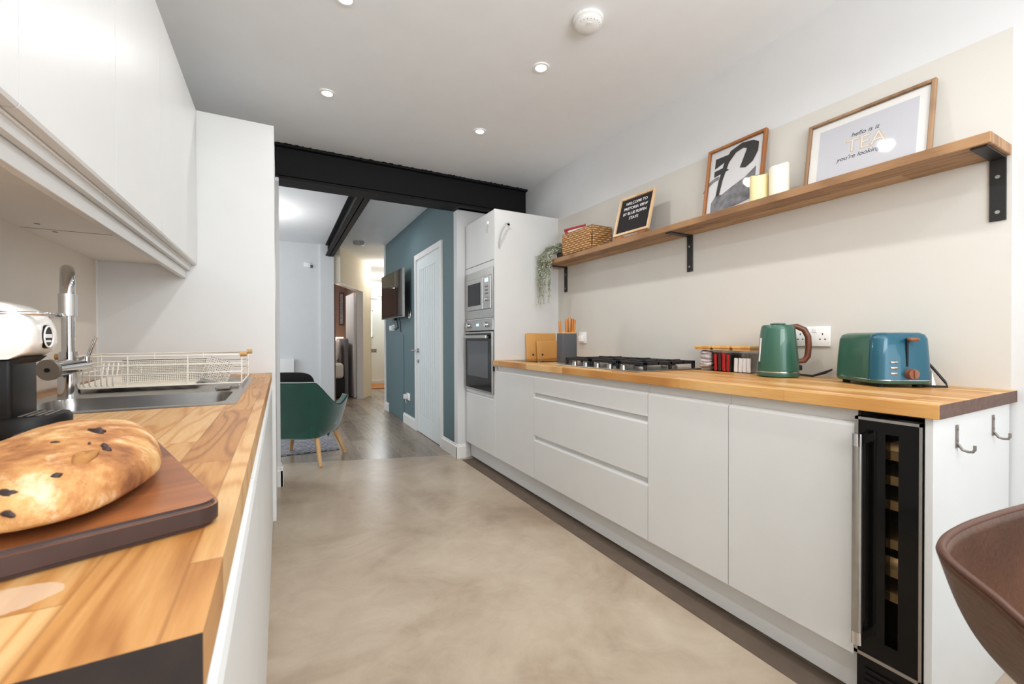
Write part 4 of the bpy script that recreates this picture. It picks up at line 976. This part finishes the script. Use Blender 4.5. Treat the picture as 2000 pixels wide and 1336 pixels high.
# deck ring around the bowl, as a grid with a lowered bowl and ribbed drainer
NX, NY = 56, 110
def sdist(x, y, x0, x1, y0, y1, r):
    qx = abs(x-(x0+x1)/2)-(x1-x0)/2+r; qy = abs(y-(y0+y1)/2)-(y1-y0)/2+r
    return math.hypot(max(qx, 0), max(qy, 0))+min(max(qx, qy), 0)-r
def sz(x, y):
    e = sdist(x, y, SX0, SX1, SYA, SYB, .02)
    z = zt-.0018*max(0, min(1, 1+e/.006))
    d = sdist(x, y, bx0, bx1, by0, by1, .05)
    if d < 0: z = zt-.165*min(1, (-d/.022))**.8
    dd = sdist(x, y, SX0+.03, SX1-.035, 1.80, SYB-.03, .03)
    if dd < 0 and d >= 0: z -= .004*min(1, -dd/.01); z += .0028*max(0, math.sin((x*.8+y*.25)*2*math.pi/.042))*min(1, max(0, -dd-.02)/.02)
    return z
xs = sorted(set([SX0+(SX1-SX0)*i/NX for i in range(NX+1)]+[bx0+.002*i for i in range(12)]+[bx1-.002*i for i in range(12)]))
ys = sorted(set([SYA+(SYB-SYA)*i/NY for i in range(NY+1)]+[by0+.002*i for i in range(12)]+[by1-.002*i for i in range(12)]))
V = [[b.b.verts.new((x, y, sz(x, y))) for y in ys] for x in xs]
for i in range(len(xs)-1):
    for j in range(len(ys)-1): b.b.faces.new((V[i][j], V[i+1][j], V[i+1][j+1], V[i][j+1]))
obj('sink_top', b, 'sinksteel', t, 60)
b = MB(); b.tube([(-.36, 1.3755, .90), (-.36, 1.382, .896), (-.28, 1.383, .893), (-.22, 1.382, .896), (-.22, 1.3755, .90)], .002, 8); obj('overflow_slot', b, 'blackplastic', t, 60)
b = MB(); b.lathe([(.04, .748), (.04, .7505), (.02, .751)], -.345, 1.52, 24); obj('waste_plug', b, 'chrome', t, 40)
# ---- tap
TX, TY = -.555, 1.745
t = thing('mixer_tap', 'tall chrome mixer tap with round side dial behind the sink', 'tap', (TX, TY, .91))
b = MB(); b.cyl((TX, TY, .9115), (TX, TY, .985), .0245, seg=32); b.cyl((TX, TY, .985), (TX, TY, 1.045), .021, seg=32); obj('tap_base', b, 'chrome', t, 40)
vd = Vector((.30, -.954, 0))
sp_ = [Vector((TX, TY, 1.045)), Vector((TX, TY, 1.20))]
for i in range(1, 13):
    a_ = math.pi*i/12; sp_.append(Vector((TX, TY, 1.20))+vd*(.085*(1-math.cos(a_)))+Vector((0, 0, .078*math.sin(a_))))
b = MB(); b.tube(sp_, .0155, 20); obj('spout', b, 'chrome', t, 60)
e_ = sp_[-1]
b = MB(); b.cyl(e_+Vector((0, 0, .004)), e_+Vector((0, 0, -.055)), .0185, seg=24); obj('spray_head', b, 'chrome', t, 40)
p0 = Vector((TX-.018, TY-.062, .996)); p1 = Vector((TX+.020, TY+.045, 1.004)); dv = (p1-p0).normalized()
b = MB(); b.cyl(p0, p1, .0245, seg=32); obj('mixer_body', b, 'chrome', t, 40)
b = MB(); b.cyl(p0-dv*.010, p0, .0295, seg=36); obj('dial', b, 'darkchrome', t, 40)
b = MB(); b.cyl(p0-dv*.013, p0-dv*.010, .006, seg=16); obj('dial_badge', b, 'blackplastic', t.children[-1], 40)
b = MB(); b.cyl((TX+.030, TY+.03, 1.008), (TX+.030, TY+.03, 1.030), .010, seg=20); b.tube([(TX+.032, TY+.03, 1.020), (TX+.042, TY+.03, 1.055), (TX+.052, TY+.03, 1.088)], .0055, 10); obj('lever', b, 'chrome', t, 50)
# ---- dish rack
t = thing('dish_rack', 'cream wire dish rack with wooden knobs over the drainer', 'dish rack', (-.36, 1.98, .92))
RX0, RX1, RY0, RY1, RZ0, RZ1 = -.60, -.125, 1.83, 2.17, .925, 1.026
b = MB(); wr = .0023
for z in (RZ0, .965, .995, RZ1): b.tube([(RX0, RY0, z), (RX1, RY0, z), (RX1, RY1, z), (RX0, RY1, z)], wr if z < RZ1 else .0026, 6, True)
for x in [RX0+(RX1-RX0)*i/3 for i in range(4)]:
    b.tube([(x, RY0, RZ1), (x, RY0, RZ0), (x, RY1, RZ0), (x, RY1, RZ1)], wr, 6)
for i in range(9):
    x = RX0+.008+i*.014
    b.tube([(x, RY0, .99), (x, RY0+.004, .935), (x, RY0+.03, .924), (x, RY1-.03, .924), (x, RY1, .99)], wr, 6)
for (x, y) in ((RX0+.01, RY0+.01), (RX1-.01, RY0+.01), (RX0+.01, RY1-.01), (RX1-.01, RY1-.01)): b.tube([(x, y, RZ0), (x, y, .9125)], .003, 8)
obj('wire_frame', b, 'wirewhite', t, 60)
b = MB(); b.grid(lambda u, v: (RX0+.02+(RX1-.14-RX0-.02)*u, RY0+.01+(RY1-RY0-.02)*v, .928+.012*v), 4, 4); obj('drip_tray', b, 'wirewhite', t, mods=(('SOLIDIFY', dict(thickness=.003)),))
b = MB(); X0, X1, y = RX0+.13, RX1-.11, RY0+.06
for i in range(46):
    x = X0+(X1-X0)*i/45; b.box(x-.0016, x+.0016, y, y+.0022, .935, 1.012)
for i in range(14): z = .935+i*.0058; b.box(X0, X1, y, y+.0016, z-.0013, z+.0013)
for i in range(7): yy = y+i*.015; b.box(X0, X1, yy, yy+.0016, 1.010, 1.012)
obj('mesh_basket', b, 'wirewhite', t)
b = MB(); X0, X1, y = RX1-.115, RX1-.035, RY0+.03
for i in range(12):
    x = X0+(X1-X0)*i/11; b.box(x-.0016, x+.0016, y, y+.0022, 0, .078)
for i in range(11): z = i*.0076; b.box(X0, X1, y, y+.0016, z-.0013, z+.0013)
b.xf(Matrix.Translation((0, 0, .932)) @ Matrix.Translation(((X0+X1)/2, y, .04)) @ Matrix.Rotation(.35, 4, 'Y') @ Matrix.Translation((-(X0+X1)/2, -y, -.04)))
obj('cutlery_grid', b, 'wirewhite', t)
for (x, y) in ((RX1+.004, RY0), (RX1+.004, RY1), (RX0-.004, RY0)):
    b = MB(); b.cyl((x-.008, y, RZ1+.002), (x+.012, y, RZ1+.002), .0095, seg=18); obj('wooden_knob', b, 'cork', t, 40)
b = MB(); b.rbox(-.19, -.15, 1.695, 1.745, .9155, .924, .002); b.rbox(-.175, -.13, 1.76, 1.79, .9155, .922, .002)
tag(obj('sink_strainer', b, 'darkchrome'), 'small dark metal strainer plate by the sink corner', 'strainer')

# ---- coffee machine (local: front faces +x)
t = thing('coffee_machine', 'white capsule coffee machine with chrome cup ring', 'coffee machine', (-.523, 1.09, .9105), rotz=math.radians(2))
def cm_half(z):  # front x extent
    return 0
b = MB()
prf = [(.125, .140), (.140, .150), (.147, .166), (.146, .190), (.141, .208), (.131, .222), (.115, .232), (.090, .239), (.05, .243), (-.04, .243), (-.10, .238), (-.13, .222), (-.146, .19), (-.150, .15), (-.150, .008), (-.142, .0), (-.105, .0), (-.10, .01), (-.10, .133), (.0, .138), (.06, .139)]
secs = [(-.060, .84), (-.0595, .88), (-.057, .93), (-.050, .975), (-.036, .995), (-.015, 1.0), (.015, 1.0), (.036, .995), (.050, .975), (.057, .93), (.0595, .88), (.060, .84)]
R = []
for (yy, s_) in secs:
    R.append([b.b.verts.new((-.015+(x_+.015)*(1-(1-s_)*.35), yy, .11+(z_-.11)*(1-(1-s_)*.5) if z_ > .1 else z_)) for (x_, z_) in prf])
for A_, B_ in zip(R, R[1:]):
    for j in range(len(prf)): b.b.faces.new((A_[j], A_[(j+1) % len(prf)], B_[(j+1) % len(prf)], B_[j]))
b.b.faces.new(R[0][::-1]); b.b.faces.new(R[-1])
obj('housing', b, 'gloss_white', t, 50, True)
b = MB(); b.rbox(-.099, .118, -.050, .050, .03, .139, .006, 3); b.prism([(.0, .1395), (.132, .1405), (.122, .130), (.095, .120), (.0, .120)], 'y', -.048, .048); obj('brew_column', b, 'blackplastic', t, 40, True)
b = MB(); b.lathe([(.052, .0), (.058, .004), (.058, .030), (.054, .036), (.01, .036)], .120, 0, 32); b.rbox(-.098, .12, -.055, .055, 0, .034, .006); tr_ = obj('drip_tray', b, 'blackplastic', t, 40, True)
b = MB()
for i in range(8): b.rbox(.075+i*.011, .080+i*.011, -.035, .035, .036, .0375, .0005, 1)
obj('drip_grid', b, 'darkchrome', tr_, None, True)
b = MB(); b.cyl((.1425, 0, .176), (.148, 0, .176), .0215, seg=32); bd = obj('badge', b, 'blackplastic', t, 40, True)
b = MB(); b.tube([(.1485, .019*math.cos(a_), .176+.019*math.sin(a_)) for a_ in [2*math.pi*i/24 for i in range(24)]], .0015, 6, True); b.rbox(.148, .1492, -.014, .014, .174, .181, .0005, 1); b.rbox(.148, .1492, -.010, .010, .166, .1695, .0005, 1); obj('badge_mark', b, 'white', bd, None, True)
ring = []
for i in range(36):
    a_ = 2*math.pi*i/36; ring.append((.050+.115*math.copysign(abs(math.cos(a_))**.7, math.cos(a_)), .062*math.copysign(abs(math.sin(a_))**.7, math.sin(a_)), .216))
b = MB(); b.tube(ring, .0036, 10, True); b.cyl((.01, -.052, .212), (.01, -.062, .216), .003); b.cyl((.01, .052, .212), (.01, .062, .216), .003); obj('cup_ring', b, 'chrome', t, 60, True)

# ---- bread board and loaf
ang = math.atan2(-.35, -.936)     # board axis b
t = thing('bread_board', 'dark acacia wood board under the loaf', 'board', (-.048, .474, .9105), rotz=math.atan2(.947, -.32)-math.pi/2)
# local: +y runs away along a, -x runs along b
b = MB(); P = rrect(.14, .19, .018, 5); P = [(p[0]-.14, p[1]+.19) for p in P]
bb = bmesh.new(); 
vs = [bb.verts.new((p[0], p[1], 0)) for p in P]; f_ = bb.faces.new(vs); r_ = bmesh.ops.extrude_face_region(bb, geom=[f_]); 
bmesh.ops.translate(bb, verts=[v for v in r_['geom'] if isinstance(v, bmesh.types.BMVert)], vec=(0, 0, .022))
bmesh.ops.recalc_face_normals(bb, faces=bb.faces)
ed = [e for e in bb.edges if abs(e.verts[0].co.z-e.verts[1].co.z) < 1e-5]
bmesh.ops.bevel(bb, geom=ed, offset=.004, segments=3, affect='EDGES')
for f_ in bb.faces:
    if abs(f_.normal.z) < .9: f_.material_index = 1
b.merge(bb); obj('board', b, ['walnutboard', 'darkwood'], t, 35, True)
b = MB()
LR = Vector((.1575, .072, .045))
def loaf_pt(u, v):
    a_ = 2*math.pi*u; th = math.pi*v
    x = math.sin(th)*math.cos(a_); y = math.sin(th)*math.sin(a_); z = math.cos(th)
    zz = z if z > 0 else z*.28
    p = Vector((x*LR.x, y*LR.y, 0)); p.z = LR.z*(math.copysign(abs(zz)**.85, zz))
    k_ = 1+.035*noise.noise(Vector((x*2, y*2, z*2)))+.012*noise.noise(Vector((x*7, y*7, z*7)))
    p *= k_
    return p
b.grid(loaf_pt, 72, 40, True)
bmesh.ops.remove_doubles(b.b, verts=b.b.verts, dist=.0005)
mn = min(v.co.z for v in b.b.verts)
for v in b.b.verts: v.co.z -= mn
LL = Vector((-.188, .590, .9335)); LROT = 1.734
t = thing('bread_loaf', 'large oval floury loaf with raisins on the wooden board', 'bread', LL, rotz=LROT)
obj('crust', b, 'bread', t, 80, True)
M['raisin'] = mat('dark_raisin', c(52, 36, 34), .5, var=.3, vscale=80)
M['crack'] = mat('torn_crust', c(160, 112, 60), .8, var=.2, vscale=60)
for (u, v, s_, m_) in ((.475, .366, .0048, 'raisin'), (.483, .453, .0036, 'raisin'), (.658, .128, .0075, 'raisin'), (.625, .247, .0065, 'raisin'), (.575, .269, .011, 'crack'), (.508, .139, .003, 'raisin'), (.533, .323, .0035, 'raisin'), (.60, .19, .003, 'raisin'), (.15, .3, .006, 'raisin'), (.9, .35, .006, 'raisin')):
    p = loaf_pt(u, v); q_ = loaf_pt(u+.005, v)-p; r2_ = loaf_pt(u, v+.01)-p; n_ = q_.cross(r2_).normalized()
    if n_.z < 0: n_ = -n_
    p.z -= mn
    b = MB(); b.sphere((0, 0, 0), s_*.95, 12, (1.25, .62, .4))
    for v_ in b.b.verts: v_.co += v_.co.normalized()*noise.noise(v_.co*220+Vector((u, v, 0))*9)*s_*.55
    b.xf(Matrix.Translation(p) @ n_.to_track_quat('Z', 'X').to_matrix().to_4x4() @ Matrix.Rotation(u*9, 4, 'Z'))
    obj('raisin' if m_ == 'raisin' else 'crust_flake', b, m_, t, 80, True)
# ---- ceiling things
for (x, y) in DOWN:
    t = thing('downlight', 'small round white recessed ceiling downlight', 'light', (x, y, CE-.004), 'recessed ceiling downlights')
    b = MB(); n = 28
    b.lathe([(.028, CE-.003), (.040, CE-.006), (.043, CE-.0005), (.03, CE-.0004)], x, y, n) if False else None
    b.grid(lambda u, v: ((x+[.027, .030, .041, .043][round(v*3)]*math.cos(2*math.pi*u)), (y+[.027, .030, .041, .043][round(v*3)]*math.sin(2*math.pi*u)), CE-[.002, .006, .006, .0005][round(v*3)]), n, 4, True)
    obj('bezel', b, 'white', t, 50)
    b = MB(); b.cyl((x, y, CE-.0005), (x, y, CE-.003), .0275, seg=24); obj('lens', b, 'lampglow', t, None)
labels = {(.245, 2.68): 'lit ceiling downlight nearest the tall left cabinet', (1.207, 1.90): 'starburst bright ceiling downlight close to the smoke alarm', (1.207, 2.68): 'lit ceiling downlight nearest the black beam', (.245, 1.90): 'ceiling downlight cut by the top picture edge'}
for o in list(COL.objects):
    if o.name.startswith('downlight') and o.type == 'EMPTY':
        for (x, y), lb in labels.items():
            if abs(o.location.x-x) < .01 and abs(o.location.y-y) < .01: o['label'] = lb
t = thing('smoke_alarm', 'round white smoke alarm on the kitchen ceiling', 'smoke alarm', (1.21, 1.515, CE))
b = MB(); b.lathe([(.064, CE-.0003), (.068, CE-.004), (.067, CE-.016), (.060, CE-.019), (.058, CE-.032), (.048, CE-.040), (.01, CE-.042)], 1.21, 1.515, 40); al = obj('housing', b, 'white', t, 40)
b = MB()
for i in range(9):
    a_ = math.radians(190+i*17); b.tube([(1.21+.0590*math.cos(a_), 1.515+.0590*math.sin(a_), CE-.023), (1.21+.051*math.cos(a_+.1), 1.515+.051*math.sin(a_+.1), CE-.0385)], .0012, 5)
obj('vent', b, 'greyplastic', al)
b = MB(); b.cyl((1.195, 1.49, CE-.041), (1.195, 1.49, CE-.0435), .010, seg=20); obj('test_button', b, 'white', t)
t = thing('smoke_alarm', 'grey smoke alarm on the lounge ceiling near the hall', 'smoke alarm', (1.02, 6.6, CE))
b = MB(); b.lathe([(.075, CE-.0003), (.078, CE-.01), (.074, CE-.045), (.05, CE-.055), (.01, CE-.056)], 1.01, 6.55, 32); obj('housing', b, 'strapgrey', t, 40)

# ================================================================== lounge
# armchair, local: faces +y
t = thing('armchair', 'dark green velvet tub armchair on pale wooden legs', 'armchair', (.185, 4.27, 0), rotz=math.radians(-31))
def chair_shell(u, v):
    # u around from right arm tip over the back to left arm tip, v from seat bottom to rim
    a_ = math.radians(28-236*u)           # 28 .. -208
    ca, sa = math.cos(a_), math.sin(a_)
    side = max(0, sa)
    e = 2/3.2
    x = math.copysign(abs(ca)**e, ca)*.335; y = math.copysign(abs(sa)**e, sa)*.30
    if sa > 0: y = sa*.46
    back = max(0, -sa)**.8
    rim = .495+.215*min(1, back*1.25)**1.6 + .06*(max(0, sa)/.47)**1.2
    z = .235+(rim-.235)*v
    k_ = .70+.30*v**.55
    lean_ = -.05*back*v
    return Vector((x*k_, y*(.78+.22*v**.7)+lean_+(.04*(1-v)*-1 if sa > 0 else 0), z))
b = MB(); b.grid(chair_shell, 60, 16); obj('shell', b, 'velvet', t, 80, True, mods=(('SOLIDIFY', dict(thickness=.055, offset=-1)), ('BEVEL', dict(width=.012, segments=2))))
rimp = [chair_shell(i/59, 1.0)*1.0 for i in range(60)]
b = MB(); b.tube([p+Vector((-p.x*.02, -p.y*.02, .003)) for p in rimp], .0055, 8); obj('piping', b, 'velvetdark', t.children[-1], 60, True)
b = MB(); prof_loft(b, [(.225, .20, .22, .10, 0, .0), (.240, .235, .255, .10, 0, .0), (.30, .245, .27, .10, 0, .02), (.37, .25, .28, .10, 0, .03), (.40, .235, .27, .10, 0, .03), (.41, .20, .23, .10, 0, .03)]); obj('seat', b, 'velvet', t, 50, True)
for (sx, sy) in ((-1, -1), (1, -1), (1, 1), (-1, 1)):
    b = MB(); b.cyl((sx*.265, sy*.235, .0), (sx*.195, sy*.165, .245), .0145, .023, 18); obj('leg', b, 'paleleg', t, 40, True)
t = thing('cushion', 'black velvet cushion showing above the green armchair back', 'cushion', (.12, 4.45, .41))
def pil(u, v):
    a_ = 2*math.pi*u; r_ = math.sin(math.pi*v); x = math.cos(a_)*r_; z = math.sin(a_)*r_; y = math.cos(math.pi*v)
    e = .5; X = math.copysign(abs(x)**e, x); Z = math.copysign(abs(z)**e, z); k_ = 1-.06*(1-abs(X)**4*abs(Z)**4)
    return Vector((X*.235*k_, y*.055*(1-.5*max(abs(X), abs(Z))**4), Z*.20*k_))
b = MB(); b.grid(pil, 48, 20, True); bmesh.ops.remove_doubles(b.b, verts=b.b.verts, dist=.001)
b.xf(Matrix.Translation((.075, 4.33, .60)) @ Matrix.Rotation(math.radians(-25), 4, 'Z') @ Matrix.Rotation(.22, 4, 'X')); obj('cover', b, 'blackcloth', t, 80)
b = MB(); b.rbox(-1.6, .50, 4.46, 5.9, .0005, .009, .003); 
tag(obj('rug', b, 'rug'), 'grey patterned rug under the green armchair', 'rug')
# low white panel heater on far wall
t = thing('panel_heater', 'low white panel heater on the far lounge wall', 'heater', (0, 6.95, .3))
b = MB(); b.rbox(-.65, .17, 6.95, 7.0, .25, .80, .006); obj('panel', b, 'white', t, 40)
b = MB(); b.box(-.5, -.46, 6.995, 7.02, .3, .7); b.box(.0, .04, 6.995, 7.02, .3, .7); obj('wall_bracket', b, 'steel', t)
t = thing('thermostat', 'small white control box high on the far lounge wall', 'thermostat', (.365, 7.02, 2.18))
b = MB(); b.rbox(.31, .40, 7.0, 7.02, 2.145, 2.215, .004); obj('plate', b, 'white', t, 40)
b = MB(); b.rbox(.395, .425, 6.995, 7.02, 2.14, 2.18, .004); obj('sensor', b, 'greyplastic', t, 40)
# tv
t = thing('television', 'flat black television on a bracket on the teal wall', 'television', (1.29, 5.7, 1.65))
L0 = Vector((1.262, 6.20)); L1 = Vector((1.305, 5.19)); dd = (L1-L0).normalized(); nn = Vector((-dd.y, dd.x))
if nn.x > 0: nn = -nn
def tvbox(b, s0, s1, z0, z1, n0, n1):
    pts = [L0+dd*s0+nn*n0, L0+dd*s1+nn*n0, L0+dd*s1+nn*n1, L0+dd*s0+nn*n1]; b.prism([(p.x, p.y) for p in pts], 'z', z0, z1)
LT = (L1-L0).length
b = MB(); tvbox(b, 0, LT, 1.355, 1.945, -.022, 0); obj('cabinet_shell', b, 'blackplastic', t)
b = MB(); tvbox(b, .006, LT-.006, 1.372, 1.939, 0, .0015); obj('screen', b, 'screen', t)
b = MB(); tvbox(b, 0, LT, 1.350, 1.357, -.024, .003); tvbox(b, LT-.001, LT+.006, 1.350, 1.945, -.024, .003); obj('silver_bezel', b, 'steel', t)
b = MB(); tvbox(b, .25, .80, 1.42, 1.80, -.05, -.022); b.box(1.32, 1.409, 5.62, 5.80, 1.55, 1.75); b.tube([(1.33, 5.7, 1.6), (1.36, 5.75, 1.5), (1.39, 5.8, 1.42)], .012, 8); obj('wall_bracket', b, 'blackplastic', t)
b = MB(); b.tube([(1.35, 5.72, 1.42), (1.37, 5.76, 1.33), (1.395, 5.80, 1.24), (1.40, 5.95, 1.21), (1.395, 6.05, 1.22)], .006, 6); b.tube([(1.36, 5.66, 1.42), (1.39, 5.66, 1.30), (1.403, 5.68, 1.17)], .005, 6); obj('cable', b, 'cord', t, 60)
b = MB(); b.rbox(1.385, 1.409, 5.95, 6.03, 1.335, 1.40, .004); tag(obj('media_box', b, 'blackplastic'), 'tiny black box on the wall below the television', 'box')
t, pl = socket('double_socket', 'white double socket with plugs below the television', 1.4095, 6.12, 1.235, .148, .088, (-.04, .04))
for g in (-.04, .035):
    b = MB(); b.rbox(-.05, -.009, g-.022, g+.022, -.04, .03, .006); obj('plug', b, 'white', t, 40, True)
t, pl = socket('light_switch', 'chrome light switch between the television and the white door', 1.4095, 5.25, 1.375, .086, .086, ())
t['category'] = 'switch'
pl.data.materials[0] = M['chrome']
b = MB(); b.rbox(-.012, -.008, -.02, -.003, -.02, .015, .001, 1); b.rbox(-.012, -.008, .003, .02, -.02, .015, .001, 1); obj('rocker', b, 'white', t, None, True)
t, pl = socket('low_socket', 'white socket with a plug low on the teal wall', 1.4095, 5.32, .355, .148, .088, (-.04,))
b = MB(); b.rbox(-.055, -.009, .015, .06, -.03, .03, .006); obj('plug', b, 'white', t, 40, True)
b = MB(); b.tube([(-.03, .04, -.03), (-.03, .04, -.06), (-.02, .045, -.085)], .004, 6); obj('plug_cable', b, 'white', t, 60, True)
# bedroom
t = thing('bed', 'bed with white linen and dark base seen through the bedroom doorway', 'bed', (.7, 9.2, 0))
b = MB(); b.rbox(-.65, 1.02, 8.3, 9.7, .02, .36, .02); obj('bed_base', b, 'darkbase', t, 40)
b = MB(); b.rbox(-.66, 1.01, 8.28, 9.72, .36, .64, .06, 4); obj('mattress', b, 'linen', t, 50)
b = MB(); b.rbox(1.025, 1.10, 8.34, 9.68, .0, 1.09, .03, 3); obj('headboard', b, 'greyfabric', t, 50)
for k_, (xx, yy, lab) in enumerate(((.92, 8.62, 'light pillow standing nearest the bedroom doorway'), (.90, 9.3, 'light pillow standing deeper on the bed'))):
    t = thing('pillow', lab, 'pillow', (xx, yy, .66), 'pillows leaning on the grey headboard')
    b = MB(); b.grid(pil, 40, 16, True); bmesh.ops.remove_doubles(b.b, verts=b.b.verts, dist=.001)
    b.xf(Matrix.Translation((xx, yy, .87)) @ Matrix.Rotation(math.radians(90), 4, 'Z') @ Matrix.Rotation(.15, 4, 'X') @ Matrix.Scale(1.1, 4)); obj('pillowcase', b, 'linen', t, 80)
t = thing('table_lamp', 'glowing cream lamp beyond the bed', 'lamp', (1.08, 10.1, 0))
b = MB(); b.lathe([(.16, .0), (.16, .55), (.14, .56)], 1.06, 10.0, 24); obj('bedside_drum', b, 'darkbase', t, 40)
b = MB(); b.lathe([(.06, .56), (.07, .6), (.03, .7), (.015, .85)], 1.06, 10.0, 20); obj('lamp_base', b, 'white', t, 40)
b = MB(); b.lathe([(.17, .85), (.15, 1.12), (.14, 1.12)], 1.06, 10.0, 28); obj('lamp_shade', b, 'lampshade', t, 40)
t = thing('bedroom_picture', 'tall narrow dark framed picture on the bedroom wall', 'picture', (1.26, 10.34, 1.4))
b = MB(); b.rbox(1.165, 1.265, 10.32, 10.349, 1.39, 2.13, .004); obj('frame', b, 'darkwood', t)
b = MB(); b.box(1.18, 1.25, 10.316, 10.321, 1.42, 2.10); obj('print_sheet', b, 'inkgrey', t)

# ================================================================== bar stool in the foreground
t = thing('bar_stool', 'brown leather bucket bar stool in the right foreground', 'stool', (.925, -.061, 0), rotz=math.radians(-6))
def crom(P, t):
    n = len(P)-1; f = t*n; i = min(int(f), n-1); f -= i
    p0, p1, p2, p3 = P[max(i-1, 0)], P[i], P[i+1], P[min(i+2, n)]
    return .5*((2*p1)+(p2-p0)*f+(2*p0-5*p1+4*p2-p3)*f*f+(3*p1-p0-3*p2+p3)*f**3)
half_r = [(-.315, -.22, .70), (-.335, -.10, .735), (-.338, .02, .770), (-.335, .125, .802), (-.332, .168, .826), (-.310, .212, .839), (-.270, .231, .842), (-.20, .240, .843), (-.10, .244, .841), (0, .245, .838)]
half_b = [(-.11, -.16, .60), (-.125, -.08, .60), (-.13, 0, .60), (-.13, .06, .60), (-.128, .10, .60), (-.12, .13, .60), (-.10, .15, .60), (-.07, .16, .60), (-.03, .165, .60), (0, .165, .60)]
RIM = [Vector(p) for p in half_r]+[Vector((-p[0], p[1], p[2])) for p in half_r[-2::-1]]
BOT = [Vector(p) for p in half_b]+[Vector((-p[0], p[1], p[2])) for p in half_b[-2::-1]]
def stool(u, v):
    a_, b_ = crom(BOT, u), crom(RIM, u); p = a_.lerp(b_, v); o_ = Vector((p.x, p.y, 0))
    return p+o_*(.15*math.sin(math.pi*v)*(1-v*.45)-.012*math.cos(2*math.pi*9*u)*math.sin(math.pi*v)**2)
b = MB(); b.grid(stool, 110, 24); obj('bucket_shell', b, 'leather', t, 80, True, mods=(('SOLIDIFY', dict(thickness=.010, offset=0)),))
sh = t.children[-1]
b = MB(); b.tube([stool(i/109, 1)+Vector((0, 0, .001)) for i in range(110)], .0042, 8); obj('piping', b, 'piping', sh, 60, True)
b = MB(); prof_loft(b, [(.615, .12, .10, .08, 0, -.02), (.65, .19, .16, .10, 0, -.03), (.69, .20, .17, .10, 0, -.03), (.70, .17, .14, .10, 0, -.03)]); obj('seat_pad', b, 'leather', t, 50, True)
b = MB(); b.cyl((0, 0, .02), (0, 0, .62), .025, seg=24); obj('gas_column', b, 'blackplastic', t, 40, True)
b = MB(); b.lathe([(.20, 0), (.20, .006), (.10, .018), (.03, .03)], 0, 0, 40); obj('floor_base', b, 'blackplastic', t, 40, True)
b = MB(); b.tube([(.14*math.cos(a_), .14*math.sin(a_)-.06, .28) for a_ in [2*math.pi*i/28 for i in range(28)]], .009, 8, True); b.cyl((0, 0, .28), (0, .08, .28), .009); obj('foot_ring', b, 'blackplastic', t, 60, True)
